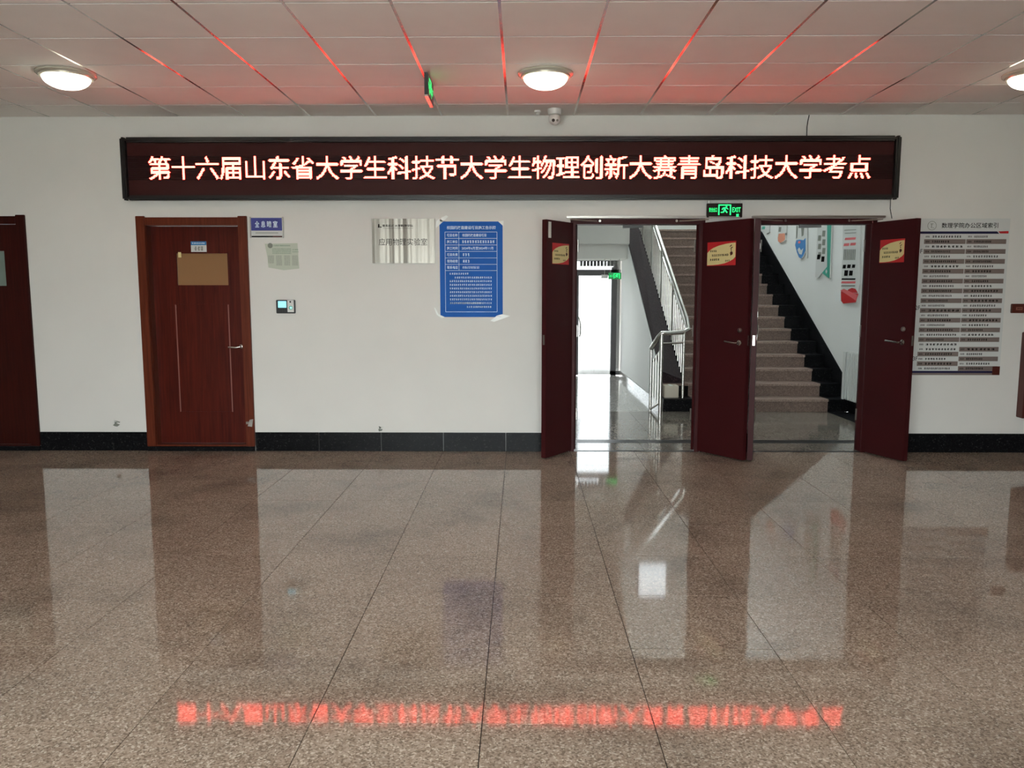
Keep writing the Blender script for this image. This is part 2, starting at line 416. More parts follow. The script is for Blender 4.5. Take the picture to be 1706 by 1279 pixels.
# --- black skirting slabs along the front wall
BH = ZW(600, 720)
bb = structure(thing('baseboard_front', (0, YW, 0), '', 'baseboard'), 'black polished stone skirting along the front wall', 'baseboard')
bxs = [XW(p, 735) for p in (532, 636)]; bp_ = 0.60
def skirt(x0, x1):
    k = math.floor((x0 - bxs[0]) / bp_); cur = x0
    while cur < x1 - 1e-6:
        nx = bxs[0] + (k + 1) * bp_; e = min(nx, x1)
        if e - cur > 0.01: MB().box(cur + .0015, e - .0015, YW - .012, YW, 0, BH).build('skirting_slab', M['black'], bb, bevel=.001)
        cur = e; k += 1
skirt(XL, D1a - .01); skirt(D1b + .002, D2a - .002); skirt(D2b + .002, O1a - JW - .002); skirt(O2b + JW + .002, XR)
skirt(O1b + JW + .002, O2a - JW - .002)

# --- stairwell and corridor shell beyond the doors
XC, XS = -0.3, 4.2                           # corridor left wall, stairwell right wall
Y0S, RISE, RUN, NST = 10.07, 0.165, 0.30, 16
YG = 14.4
SHL = 1.82                                   # side wall under the flight
sw = MB().box(XC - .2, XC, WT, YL, 0, 8.9)
structure(sw.build('wall_corridor_left', M['wall_cool']), 'white corridor wall opposite the staircase', 'wall')
structure(MB().box(XS, XS + .2, WT, YL, 0, 8.9).build('wall_stairwell_right', M['wall_cool']), 'white stairwell wall hung with banners', 'wall')
structure(MB().box(XC, XS, WT - .01, WT, 3.4, 8.9).box(XL, XC, WT - .01, WT, 3.4, 8.9).build('wall_stairwell_front', M['wall_cool']), 'upper white stairwell wall above the double doors', 'wall')
lb = MB()
xa_, xb_ = XC - .2, XS + .2
lb.box(xa_, LWX0, YL, YL + .2, 2.4, UWZ0).box(LWX1, xb_, YL, YL + .2, 2.4, UWZ0).box(LWX0, LWX1, YL, YL + .2, 2.4, LWZ0).box(LWX0, LWX1, YL, YL + .2, LWZ1, UWZ0)
lb.box(xa_, UWX0, YL, YL + .2, UWZ0, 8.9).box(UWX1, xb_, YL, YL + .2, UWZ0, 8.9).box(UWX0, UWX1, YL, YL + .2, UWZ1, 8.9).box(SHL, xb_, YL, YL + .2, 0, 2.4)
structure(lb.build('wall_landing', M['wall_cool']), 'pale wall behind the stair landing', 'wall')
structure(MB().box(XC - .2, XS + .2, WT - .2, YL + .2, 8.9, 9.0).build('ceiling_stairwell', M['wall_cool']), 'white ceiling high above the stairwell', 'ceiling')
for nm, x0, x1, z0, z1, lab in (('window_4', LWX0, LWX1, LWZ0, LWZ1, 'bright window above the stair landing'), ('window_5', UWX0, UWX1, UWZ0, UWZ1, 'unseen added window brightening the stairwell from high up')):
    r = structure(thing(nm, ((x0 + x1) / 2, YL + .1, z0), '', 'window'), lab, 'window')
    f = MB(); xm = (x0 + x1) / 2 - .025 if x1 - x0 > 1 else x0
    for q in (x0, xm, x1 - .05): f.box(q, q + .05, YL + .07, YL + .13, z0, z1)
    for q in (z0, z1 - .05): f.box(x0, x1, YL + .075, YL + .125, q, q + .05)
    f.build('window_frame', M['white'], r)
    for a, b in (((x0 + .04, xm + .01), (xm + .04, x1 - .04)) if x1 - x0 > 1 else ((x0 + .04, x1 - .04),)): MB().box(a, b, YL + .098, YL + .102, z0 + .02, z1 - .02).build('pane', M['dimmed'] if nm == 'window_5' else M['tinted'], r)
# floor of the stairwell (grey slabs) with black threshold strips, pale corridor floor beyond
f2 = structure(thing('floor_stairwell', (2, 9, 0), '', 'floor'), 'grey polished stone floor between the doors and the stairs', 'floor')
MB().box(XC, XS, 7.80, YG, -.06, -.013).build('bedding', M['grout'], f2)
def slabs(x0, x1, y0, y1, px, py, m, parent, nm='stone_slab'):
    nx, ny = max(1, round((x1 - x0) / px)), max(1, round((y1 - y0) / py)); dx, dy = (x1 - x0) / nx, (y1 - y0) / ny
    me = MB().box(0, dx - .003, 0, dy - .003, -.0128, 0).mesh(nm, m)
    for i in range(nx):
        for j in range(ny):
            o = bpy.data.objects.new(nm, me); COL.objects.link(o); o.parent = parent
            o.matrix_parent_inverse = world_of(parent).inverted(); o.location = (x0 + i * dx, y0 + j * dy, 0)
slabs(XL + 6.6, XS, 7.50, 7.56, 1.2, .06, M['black'], f2, 'threshold_strip')
slabs(XC, XS, 7.56, 7.94, .8, .38, M['floor2'], f2)
slabs(XC, XS, 7.94, 8.12, .8, .18, M['black'], f2, 'threshold_strip')
slabs(XC, 3.92, 8.12, Y0S, .8, .65, M['floor2'], f2)
slabs(3.92, XS, 8.12, Y0S, .28, .65, M['black'], f2, 'border_slab')
f3 = structure(thing('floor_corridor', (1, 12, 0), '', 'floor'), 'pale polished stone floor leading to the glass door', 'floor')
slabs(XC, SHL, Y0S, YG, .7, .72, M['floor3'], f3)
structure(MB().box(-60, 60, YG, 120, -.12, -.02).build('ground_outside', M['ground']), 'pale paving outside beyond the glass door', 'ground')
structure(MB().box(-60, 60, -60, YB - .2, -.12, -.02).build('ground_forecourt', M['ground']), 'pale paving outside the rear windows', 'ground')

# ================================================================== STAIRCASE
st = structure(thing('staircase', (3, Y0S, 0), '', 'staircase'), 'brown granite staircase with black side borders rising away', 'staircase')
LB0, LB1, RB = 2.12, 2.2, 3.92
for i in range(NST):
    y0 = Y0S + RUN * i; z1 = RISE * (i + 1)
    x0b = SHL if i < 2 else LB0
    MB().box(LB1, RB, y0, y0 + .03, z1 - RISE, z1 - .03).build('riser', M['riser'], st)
    MB().box(LB1, RB, y0 - .028, y0 + RUN + .03, z1 - .03, z1).build('tread', M['step'], st, bevel=.003)
    for a, b in ((x0b, LB1), (RB, XS)):
        MB().box(a + .001, b - .001, y0, y0 + .03, z1 - RISE, z1 - .03).build('border_riser', M['black'], st)
        MB().box(a + .001, b - .001, y0 - .018, y0 + RUN + .03, z1 - .03, z1).build('border_tread', M['step'] if (i == 1 and a < 2) else M['black'], st, bevel=.003)
def nose(y): return RISE + (y - Y0S) * RISE / RUN
yA, yT = Y0S + .30, Y0S + RUN * NST
MB().hexa([(SHL, yA + .02, nose(yA) - .02), (LB0, yA + .02, nose(yA) - .02), (SHL, yT, nose(yT) - .2), (LB0, yT, nose(yT) - .2),
           (SHL, yA + .02, nose(yA) + .17), (LB0, yA + .02, nose(yA) + .05), (SHL, yT, nose(yT) + .25), (LB0, yT, nose(yT) + .06)]).build('sloping_curb', M['curb'], st)
MB().yz([(Y0S + .04, 0.0), (Y0S + .35, 0.0), (yT - .3, nose(yT - .3) - .34), (yT - .3, nose(yT - .3) + .2), (Y0S + .04, nose(Y0S + .04) + .16)], XS - .014, XS - .001).build('wall_skirting', M['black'], st)
MB().box(XS - .014, XS - .001, 8.2, Y0S + .04, 0, .16).build('wall_skirting', M['black'], st)
# landing and the upper flight that turns back over the corridor
MB().box(XC, XS, yT, YL, RISE * NST - .15, RISE * NST).build('landing', M['step'], st)
MB().yz([(YG, RISE * NST), (9.9, RISE * NST + (YG - 9.9) * .55), (9.9, RISE * NST + (YG - 9.9) * .55 - .25), (YG, RISE * NST - .25)], XC, SHL - .15).build('upper_flight', M['wall_cool'], st)
# side wall under the flight, with pale skirting
uw = MB().yz([(Y0S + .05, 0), (YG, 0), (YG, nose(YG) + .2), (yA, nose(yA) + .16), (Y0S + .05, .15)], SHL - .012, SHL)
structure(uw.build('wall_understair', M['wall_cool']), 'white triangular wall under the flight of stairs', 'wall')
structure(MB().box(SHL - .03, SHL - .012, Y0S + .05, YG, 0, .1).build('baseboard_understair', M['floor3']), 'pale stone skirting under the stair flight', 'baseboard')
# beams above the glass door
zb1, zb2 = ZW(1000, 431, 13.6), ZW(1000, 407, 13.6)
structure(MB().box(XC, SHL, 13.6, YG + .2, zb1, zb2).build('beam_lower', M['wall']), 'white beam directly above the glass door', 'beam')
structure(MB().box(XC, SHL, 13.5, YG + .2, zb2 + .012, 3.6).build('beam_upper', M['wall']), 'white bulkhead over the corridor end', 'beam')
structure(MB().box(XC, SHL, 13.52, 13.6, zb2, zb2 + .012).build('trim_1', M['white']), 'thin white trim between the two beams', 'trim')

# --- stair railing
rl = thing('stair_railing', (2.0, Y0S, 0), 'stainless steel stair railing with a looped end beside white box', 'railing')
RX = 2.15
A = FL(1083, 684); B = FL(1099.5, 689); C_ = (2.08, Y0S + .06)
zA, zB = W(1083, 580, A[1])[1], W(1101, 555, B[1])[1]
zC = zB
pB = (B[0], B[1], zB); pC = (C_[0] - .02, C_[1], zC); pD = (RX + .0, C_[1] + .08, zC + .03)
topY = yT + .1
rail = [(A[0], A[1], zA), (B[0] - .03, B[1] + .02, zB - .04), pB, (B[0] + .06, B[1], zB), pC, pD, (RX, C_[1] + .2, nose(C_[1] + .2) + .86), (RX, topY, nose(topY) + .86)]
MB().tube(rail, .029, 12).build('handrail', M['chrome'], rl, smooth=True)
MB().tube([(A[0], A[1], 0), (A[0], A[1], zA)], .019).build('post', M['chrome'], rl, smooth=True)
MB().tube([(B[0], B[1], 0), (B[0], B[1], zB)], .024).build('post', M['chrome'], rl, smooth=True)
MB().tube([(C_[0], C_[1], RISE), (C_[0], C_[1], zC)], .019).build('post', M['chrome'], rl, smooth=True)
for a, b in (((A[0] + .03, A[1], zA - .17), (B[0], B[1], zB - .2)), ((A[0], A[1], .02), (B[0], B[1], .14)), ((B[0], B[1], zB - .13), (C_[0], C_[1], zC - .13))):
    MB().tube([a, b], .013, 8).build('cross_rail', M['chrome'], rl, smooth=True)
for k in range(3):
    t = (k + 1) / 4
    q = (A[0] * (1 - t) + B[0] * t, A[1] * (1 - t) + B[1] * t)
    MB().tube([(q[0], q[1], .02 + .12 * t), (q[0], q[1], (zA - .17) * (1 - t) + (zB - .2) * t)], .007, 6).build('baluster', M['steel'], rl)
MB().tube([(RX, C_[1] + .2, nose(C_[1] + .2) + .73), (RX, topY, nose(topY) + .73)], .014, 8).build('under_rail', M['chrome'], rl, smooth=True)
bl = MB().tube([(0, 0, 0), (0, 0, .70)], .008, 6).mesh('baluster', M['steel'])
y = C_[1] + .3; k = 0
while y < topY:
    if k % 8 == 7: MB().tube([(RX - .015, y, nose(y) + .0), (RX - .015, y, nose(y) + .86)], .017, 8).build('post', M['chrome'], rl, smooth=True)
    else:
        o = bpy.data.objects.new('baluster', bl); COL.objects.link(o); attach(o, rl); o.location = (RX - .015, y, nose(y) + .03)
    y += .118; k += 1
# white carton on the first step, behind the rail end
bx0 = W(1106, 660, Y0S + .12); bx1 = W(1130, 660, Y0S + .12)
ct = thing('carton_box', ((bx0[0] + bx1[0]) / 2, Y0S + .2, RISE), 'small white carton standing on the lowest black step', 'box')
MB().box(bx0[0], bx1[0], Y0S + .10, Y0S + .28, RISE, RISE + .155).build('carton_body', M['carton'], ct, bevel=.004)
MB().box((bx0[0] + bx1[0]) / 2 - .02, (bx0[0] + bx1[0]) / 2 + .02, Y0S + .099, Y0S + .281, RISE + .155, RISE + .1565).build('sealing_tape', M['tape'], ct)

# --- glass door at the end of the corridor
gd = structure(thing('door_7', (1.3, YG, 0), '', 'door'), 'bright glass door with dark frame at corridor end', 'door')
gx = lambda p: XW(p, 540, YG)
gz = lambda p: ZW(990, p, YG)
zt, zh = gz(431), gz(449)
fr = MB()
gl, gr = gx(957.5), gx(1018)
fr.box(XC, SHL - .03, YG, YG + .1, gz(459), zh).box(XC, SHL - .03, YG, YG + .1, zt - .04, zt + .2)
fr.box(gx(1018), gx(1027), YG, YG + .1, 0, gz(445)).box(gx(1018), SHL - .03, YG, YG + .1, 0.02, .09)
fr.box(XC, XC + .06, YG, YG + .1, 0, zh)
fr.build('door_frame', M['darkmetal'], gd)
lf = MB().box(gl, gl + .07, YG + .03, YG + .08, 0.01, gz(459)).box(gl - .66, gl - .6, YG + .03, YG + .08, .01, gz(459))
lf.build('door_stile', M['darkmetal'], gd)
MB().box(gl + .07, gr, YG + .052, YG + .058, .02, gz(459)).build('pane', M['tinted'], gd)
MB().box(gl - .6, gl, YG + .052, YG + .058, .02, gz(459)).build('pane', M['tinted'], gd)
MB().box(gx(1027), SHL - .03, YG + .052, YG + .058, .09, zh).build('pane', M['tinted'], gd)
MB().box(XC, SHL - .03, YG + .052, YG + .058, zh, zt).build('transom_pane', M['tinted'], gd)
MB().tube([(gl + .09, YG - .0, ZW(964, 560, YG)), (gl + .10, YG - .05, ZW(964, 556, YG)), (gl + .10, YG - .05, ZW(964, 540, YG)), (gl + .07, YG, ZW(964, 528, YG))], .012, 8).build('pull_handle', M['steel'], gd, smooth=True)
# louvre strip behind the transom glass
slm = MB().box(0, .05, 0, .01, 0, gz(432) - gz(443)).mesh('louvre_slat', M['white'])
x = gx(966)
while x < SHL - .1:
    o = bpy.data.objects.new('louvre_slat', slm); COL.objects.link(o); attach(o, gd); o.location = (x, YG + .12, gz(443)); x += .062

# --- radiator on the stairwell wall
ra0, ra1 = 9.05, SX(1411, 620, XS - .06)[0]
rz0, rz1 = SX(1412, 665, XS - .06)[1], SX(1412, 585, XS - .06)[1]
rd = thing('radiator', (XS - .06, (ra0 + ra1) / 2, rz0), 'white ribbed radiator on the wall beside the stairs', 'radiator')
rb = MB().box(XS - .11, XS - .03, 0, .045, rz0, rz1).mesh('radiator_rib', M['radiator'], bevel=.012)
nrb = int((ra1 - ra0) / .062)
for k in range(nrb):
    o = bpy.data.objects.new('rib', rb); COL.objects.link(o); attach(o, rd); o.location = (0, ra1 - .05 - k * .062, 0)
MB().box(XS - .095, XS - .045, ra0, ra1, rz0 + .03, rz0 + .07).box(XS - .095, XS - .045, ra0, ra1, rz1 - .07, rz1 - .03).build('header_pipe', M['radiator'], rd)
for q in (ra0 + .1, ra1 - .13): MB().box(XS - .03, XS - .001, q, q + .03, rz1 - .12, rz1 - .09).build('bracket', M['steel'], rd)
MB().box(XS - .118, XS - .11, ra1 - .062, ra1, rz0, rz1).build('end_panel', M['radiator'], rd)

# --- banners along the stairwell wall: outlines on the plane of the wall
def bpts(pts, off): return [SX(px, py, XS - off) for px, py in pts]
def banner(name, label, outline, layers, grp='wall banners above the stairs'):
    pts = [SX(px, py, XS) for px, py in outline]
    root = thing(name, (XS, sum(p[0] for p in pts) / len(pts), min(p[1] for p in pts)), label, 'banner', grp)
    MB().yz(pts, XS - .02, XS - .001).build('banner_board', M['paper'], root)
    d = .0205
    for nm, mt, polys in layers:
        for pl in polys: MB().yz([SX(px, py, XS - .0) for px, py in pl], XS - d - .0006, XS - d).build(nm, M[mt], root)
        d += .0008
def rect(x0, y0, x1, y1, sk=0.0): return [(x0, y0), (x1, y0 + sk), (x1 - 1, y1 + sk), (x0 - 1, y1)]
banner('wall_banner', 'long white banner with a red foot, nearest the doors', [(1407.5, 356), (1437, 350), (1434, 474), (1429, 504), (1407, 506), (1403, 501), (1404, 480)],
       [('red_foot', 'red', [[(1403.5, 485), (1433, 489), (1428.5, 503.5), (1407.5, 505.5), (1404, 501)], [(1413, 487), (1416, 482), (1422, 479.5), (1428, 481), (1432, 488)]]),
        ('pale_ribbon', 'palered', [[(1402.5, 483.5), (1409, 481), (1431, 491), (1429.5, 501)], rect(1411, 396, 1429, 400, -1), rect(1409, 405.5, 1418, 410, -.5), rect(1420, 404.5, 1429, 409, -.5), rect(1405, 468.5, 1428.5, 472, 0)]),
        ('photo_print', 'print', [rect(1407.5, 441, 1412.5, 447), rect(1415, 440.5, 1420.5, 446.5), rect(1423, 440.5, 1428, 446), rect(1410, 450, 1416, 459.5), rect(1418, 450.5, 1424, 459), rect(1405.5, 463.5, 1428.5, 466)]),
        ('small_print', 'greyprint', [rect(1410, 383, 1430, 384, -1), rect(1411, 388, 1430, 389, -1)] + [rect(1409 + 2.6 * k, 415, 1410.2 + 2.6 * k, 433) for k in range(8)] + [rect(1405, 475, 1428, 477)])])
banner('wall_banner', 'white and teal banner ending in a slanted swallow tail', [(1365.5, 352), (1389, 348), (1385, 463.5), (1383, 463.5), (1371.5, 454.5), (1365.5, 463), (1360.5, 461.5)],
       [('teal_edge', 'teal', [[(1380.5, 349.5), (1388.5, 348.5), (1384.5, 463), (1383, 463), (1372, 454.5), (1380.5, 444)]]),
        ('photo_print', 'greyprint', [rect(1366, 392 + 14 * k, 1371, 401 + 14 * k) for k in range(3)] + [rect(1373, 384 + 14.5 * k, 1378, 394 + 14.5 * k) for k in range(3)]),
        ('photo_print', 'print', [rect(1364.5, 424, 1369.5, 432), rect(1371.5, 427, 1376.5, 436)]),
        ('emblem', 'paper', [[(1378, 452), (1379.5, 448), (1381, 452), (1379.5, 456)]])])
banner('wall_banner', 'rounded banner with bright blue lower half', [(1329, 350), (1347, 347), (1346.5, 430), (1345, 430.5), (1345, 418), (1341, 427), (1337, 431.5), (1333, 429), (1329.5, 420), (1326.5, 408), (1328, 400)],
       [('blue_print', 'skyblue', [[(1329, 400), (1334, 399), (1341, 400), (1344.5, 396), (1344.5, 417), (1340.5, 426), (1337, 430.5), (1333.3, 428.5), (1330, 420), (1327, 408)]]),
        ('grey_photo', 'greyprint', [[(1329, 376), (1332, 376), (1330.5, 396), (1328.5, 398)], [(1337, 376), (1342.5, 376), (1341, 392), (1338, 394)]]),
        ('pale_wave', 'paper', [[(1331, 416), (1334, 412), (1337, 417), (1341, 413), (1338, 424), (1334, 423)]]),
        ('red_mark', 'palered', [[(1332, 402), (1336, 401), (1336, 405), (1332.5, 405.5)]])])
banner('wall_banner', 'white and salmon banner with a hexagon foot', [(1299, 352), (1314, 350), (1312, 388.5), (1310, 388.5), (1310.5, 399), (1308, 402), (1302, 405), (1298, 402), (1297.5, 396)],
       [('salmon_print', 'orangeprint', [[(1299.5, 389), (1309.8, 388.5), (1310, 398.5), (1307.5, 401.5), (1302, 404.5), (1298.2, 401.5), (1298, 396)]]),
        ('photo_print', 'greyprint', [rect(1300, 378, 1304, 386)])])
banner('wall_banner', 'small white banner, farthest up the stairs', [(1268, 358), (1285, 356), (1283, 387), (1279, 389), (1271, 386), (1268, 382)],
       [('teal_print', 'teal', [rect(1272, 377, 1277, 382)])])

# ================================================================== DOORS
# fire door frames
def frame(n, a, b, label):
    r = structure(thing('trim_%d' % n, ((a + b) / 2, YW, 0), '', 'door frame'), label, 'door frame')
    for q0, q1 in ((a - JW, a), (b, b + JW)):
        MB().box(q0, q1, YW - .012, WT + .01, 0, OZ + .05).build('jamb', M['maroon'], r, bevel=.003)
    MB().box(a, b, YW - .012, WT + .01, OZ, OZ + .05).build('door_head', M['maroon'], r, bevel=.003)
    MB().box(a - .09, b + .11, YW - .045, YW - .012, OZ + .053, OZ + .073).build('coordinator_rail', M['darkmetal'] if False else M['steel'], r, bevel=.003)
    for x, s in ((a + .18, 1), (b - .18, -1)):
        MB().lathe([(.012, -.02), (.014, -.01), (.012, .0)], (x + s * .04, YW - .012, OZ + .028), 16, 'y').build('roller', M['chrome'], r, smooth=True)
        MB().tube([(x + s * .015, YW - .02, OZ + .028), (x - s * .06, YW - .03, OZ + .03), (x - s * .24, YW - .10, OZ + .035)], .006, 8).build('arm', M['steel'], r)
    xm = (a + b) / 2 - .05
    MB().hexa([(xm - .08, YW + .05, OZ - .03), (xm + .1, YW - .0, OZ - .03), (xm - .08, YW + .09, OZ - .03), (xm + .1, YW + .03, OZ - .03),
               (xm - .08, YW + .05, OZ - .0), (xm + .1, YW - .0, OZ - .012), (xm - .08, YW + .09, OZ), (xm + .1, YW + .03, OZ - .012)]).build('closing_arm', M['blackplastic'], r)
    return r
frame(2, O1a, O1b, 'maroon steel frame of the double doors beneath the green exit sign')
frame(3, O2a, O2b, 'maroon steel frame of the double doors with radiator behind')

LEAF = {}
def leaf(n, hx, hy, fx, fy, label, side):
    """door leaf in its own frame: x runs from the hinge to the free edge, y is the thickness, side = +1/-1 face shown"""
    L = math.hypot(fx - hx, fy - hy); a = math.atan2(fy - hy, fx - hx)
    r = structure(thing('door_%d' % n, (hx, hy, 0), '', 'door', rz=a), label, 'door'); r['_local'] = 1
    MB().box(0, L, -.024, .024, .012, OZ + .012).build('leaf', M['maroon'], r, bevel=.003)
    for z in (.3, 1.1, 1.9): MB().tube([(-.004, side * .028, z), (-.004, side * .028, z + .11)], .008, 8).build('hinge', M['steel'], r)
    MB().box(L, L + .0015, -.010, .010, 1.05, 1.14).build('latch_plate', M['chrome'], r)
    LEAF[n] = (Matrix.Translation((hx, hy, 0)) @ Matrix.Rotation(a, 4, 'Z'), L)
    return r
def on_leaf(n, px, py, side):
    mt, L = LEAF[n]; nrm = mt.to_3x3() @ Vector((0, side, 0)); p = mt @ Vector((0, side * .024, 0))
    q = mt.inverted() @ onplane(px, py, p, nrm); return q.x, q.z
def lever(r, L, x0, x1, z, side, zk):
    e = side * .024
    h = MB().lathe([(.024, 0), (.024, side * .008), (.016, side * .012)], (x0, e, z), 20, 'y')
    lv = h.build('handle', M['chrome'], r, smooth=True)
    g = MB().tube([(x0, e + side * .01, z), (x0, e + side * .045, z), (x0 - (x0 - x1) * .2, e + side * .05, z), (x1, e + side * .05, z + .008)], .009, 10).build('lever', M['chrome'], lv, smooth=True)
    g.matrix_parent_inverse = Matrix()
    MB().lathe([(.022, 0), (.022, side * .008), (.012, side * .02)], (x0, e, zk), 20, 'y').build('lock_cylinder', M['steel'], r, smooth=True)

f1 = FL(905, 765); f2_ = FL(1240, 768.5); f4 = FL(1508, 770)
l1 = leaf(3, O1a, HINGE_Y, f1[0], f1[1], 'maroon fire door leaf seen narrow, left of the bright corridor', +1)
l2 = leaf(4, O1b, HINGE_Y, f2_[0], f2_[1], 'wide maroon fire door leaf right of the stair railing', -1)
h3x = O2a; t3 = FL(1247.5, 768)
l3 = leaf(5, h3x, HINGE_Y, t3[0] + .0, 7.06, 'maroon fire door leaf seen edge-on left of the lower stairs', +1)
l4 = leaf(6, O2b, HINGE_Y, f4[0], f4[1], 'dark maroon fire door leaf beside the directory board', -1)
x2, z2 = on_leaf(4, 1232, 571, -1); lever(l2, LEAF[4][1], x2, x2 - .13, z2, -1, on_leaf(4, 1232, 550, -1)[1])
x4, z4 = on_leaf(6, 1504, 570, -1); lever(l4, LEAF[6][1], min(x4, LEAF[6][1] - .04), x4 - .15, z4, -1, on_leaf(6, 1505, 548, -1)[1])
L1 = LEAF[3][1]
a_, z_ = on_leaf(3, 915, 369, 1); b_, zb_ = on_leaf(3, 915, 396, 1)
MB().box(a_ - .03, a_ + .012, .024, .027, zb_, min(z_, OZ)).build('flush_bolt', M['white'], l1)
L3 = LEAF[5][1]
MB().box(L3, L3 + .004, -.006, .006, 1.08, 1.11).build('latch_bolt', M['chrome'], l3)
for zq in (1.1, 1.3, 1.9): MB().box(L3 - .03, L3 - .01, .024, .026, zq, zq + .05).build('keeper', M['steel'], l3)

# warning notices on the leaves
def notice(n, side, box, label):
    (xa, za), (xb, zb) = on_leaf(n, box[0], box[1], side), on_leaf(n, box[2], box[3], side)
    mt, L = LEAF[n]; wd, ht = xb - xa, za - zb
    sgn = 1 if wd > 0 else -1
    cx = (xa + xb) / 2; zc = (za + zb) / 2; wd = abs(wd)
    r = thing('door_notice', tuple(mt @ Vector((cx, side * .024, zb))), label, 'notice', 'notices on the fire doors')
    r.rotation_euler = (0, 0, mt.to_euler().z + (math.pi if side > 0 else 0)); r['_local'] = 1
    # local frame: x to the reader's right, -y towards the reader
    MB().box(-wd / 2, wd / 2, -.0016, -.0006, 0, ht).build('notice_sheet', M['red'], r)
    pts = [(-.5, .03), (-.5, .55), (-.42, .66), (-.3, .75), (-.1, .84), (.15, .90), (.35, .925), (.49, .93), (.49, .34), (.42, .25), (.3, .17), (.12, .09), (-.1, .045), (-.3, .03)]
    MB().xz([(p[0] * wd * .99, p[1] * ht) for p in pts], -.0022, -.0017).build('yellow_field', M['yellow'], r)
    pm = MB()
    scribble(pm, -wd * .40, -wd * .16, ht * .62, ht * .08, -.0023, 4, seed=1)
    scribble(pm, -wd * .34, wd * .26, ht * .44, ht * .09, -.0023, 9, seed=2)
    scribble(pm, -wd * .40, -wd * .06, ht * .26, ht * .09, -.0023, 5, seed=3)
    scribble(pm, wd * .14, wd * .30, ht * .2, ht * .07, -.0023, 3, seed=4)
    pm.build('print', M['print'], r)
    sk = MB()
    for k in range(5): sk.tube([(wd * (.32 + .03 * math.sin(k)), -.003, ht * (.42 + .09 * k)), (wd * (.36 + .03 * math.cos(k * 2)), -.003, ht * (.48 + .09 * k))], wd * .012, 5)
    sk.lathe([(wd * .05, 0), (wd * .05, .0004)], (wd * .35, -.003, ht * .5), 12, 'y')
    sk.build('drawing', M['brownsign'], r)
notice(3, 1, (920, 404, 947.5, 441), 'yellow and red notice on the narrow left fire door leaf')
notice(4, -1, (1179, 404, 1225.5, 441.5), 'yellow and red notice on the wide middle fire door leaf')
notice(6, -1, (1467, 400, 1506, 436.5), 'yellow and red notice on the fire door leaf beside directory')

# wooden room doors
def wooden_door(n, a, b, zt, label, woodm, framem, glassm, recess, openleft):
    r = structure(thing('door_%d' % n, ((a + b) / 2, YW, 0), '', 'door'), label, 'door')
    FWd = .085; ZS = .045
    for q0, q1 in ((a, a + FWd), (b - FWd, b)):
        MB().box(q0, q1, YW - .025, YW, ZS, zt).box(q0 + .021, q1, YW, YW + .2, ZS, zt - .021).build('frame_post', M[framem], r, bevel=.004)
    MB().box(a + FWd, b - FWd, YW - .022, YW, zt - FWd, zt - .012).box(a + FWd, b - FWd, YW, YW + .2, zt - FWd, zt - .021).build('frame_head', M[framem], r, bevel=.004)
    MB().box(a + .003, b - .003, YW - .03, YW, 0, ZS - .001).box(a + .021, b - .021, YW, YW + .2, 0, ZS - .012).build('threshold', M['black'], r)
    MB().box(a + FWd, b - FWd, YW - .01, YW + .2, ZS - .001, ZS + .013).build('sill', M[framem], r)
    xa, xb = a + FWd, b - FWd; y = YW + recess; z0, z1 = ZS + .014, zt - FWd - .002
    return r, xa, xb, y, z0, z1
r, xa, xb, yl, z0, z1 = wooden_door(2, D2a, D2b, D2z, 'red-brown wooden door with brown covered window beside the blue sign', 'doorwood', 'framewood', 'frosted', .10, True)
g0x, g0z = W(291.5, 420, yl); g1x, g1z = W(383, 477, yl)
lfm = MB()
lfm.box(xa + .001, g0x, yl, yl + .045, z0, z1).box(g1x, xb - .001, yl, yl + .045, z0, z1).box(g0x, g1x, yl, yl + .045, z0, g1z).box(g0x, g1x, yl, yl + .045, g0z, z1)
lfo = lfm.build('leaf', M['doorwood'], r)
MB().box(g0x, g1x, yl + .012, yl + .02, g1z, g0z).build('window_pane', M['frosted'], lfo)
gb = MB(); t = .012
gb.box(g0x, g1x, yl - .004, yl + .012, g0z - t, g0z).box(g0x, g1x, yl - .004, yl + .012, g1z, g1z + t).box(g0x, g0x + t, yl - .004, yl + .012, g1z, g0z).box(g1x - t, g1x, yl - .004, yl + .012, g1z, g0z)
gb.build('glazing_bead', M['doorwood'], lfo)
p0x, p0z = W(293, 507, yl); p1x, p1z = W(386.5, 686, yl)
for q in (W(297, 596, yl)[0], W(384, 596, yl)[0]): MB().box(q - .0055, q + .0055, yl - .005, yl, p1z, p0z).build('moulding', M['moulding'], lfo, bevel=.002)
for q in (p0z, p1z): MB().box(W(297, 596, yl)[0], W(384, 596, yl)[0], yl - .004, yl, q - .005, q + .005).build('moulding', M['doorwood'], lfo, bevel=.001)
hx, hz = W(404, 577, yl)
hd = MB().lathe([(.02, .0), (.02, -.008), (.012, -.012)], (hx - .01, yl, hz), 18, 'y').build('handle', M['chrome'], lfo, smooth=True)
MB().tube([(hx - .01, yl - .008, hz), (hx - .01, yl - .045, hz), (hx - .05, yl - .052, hz - .008), (hx - .12, yl - .05, hz - .004)], .009, 10).build('lever', M['chrome'], lfo, smooth=True)
MB().box(*(W(297, 420, yl)[0], W(302, 420, yl)[0]), yl - .006, yl - .004, g0z - .05, g0z).build('tape', M['yellow'], lfo)
# broken metal strike at the foot of the frame
bk = MB(); kx, kz = W(419, 704, YW - .026)
bk.hexa([(kx - .03, YW - .05, kz - .03), (kx + .012, YW - .05, kz - .035), (kx - .03, YW - .026, kz - .03), (kx + .012, YW - .026, kz - .035), (kx - .012, YW - .045, kz + .03), (kx + .02, YW - .045, kz + .035), (kx - .012, YW - .026, kz + .03), (kx + .02, YW - .026, kz + .035)])
bk.box(kx - .045, kx - .01, YW - .05, YW - .03, kz - .01, kz + .012)
bk.build('bent_strike', M['steel'], r)
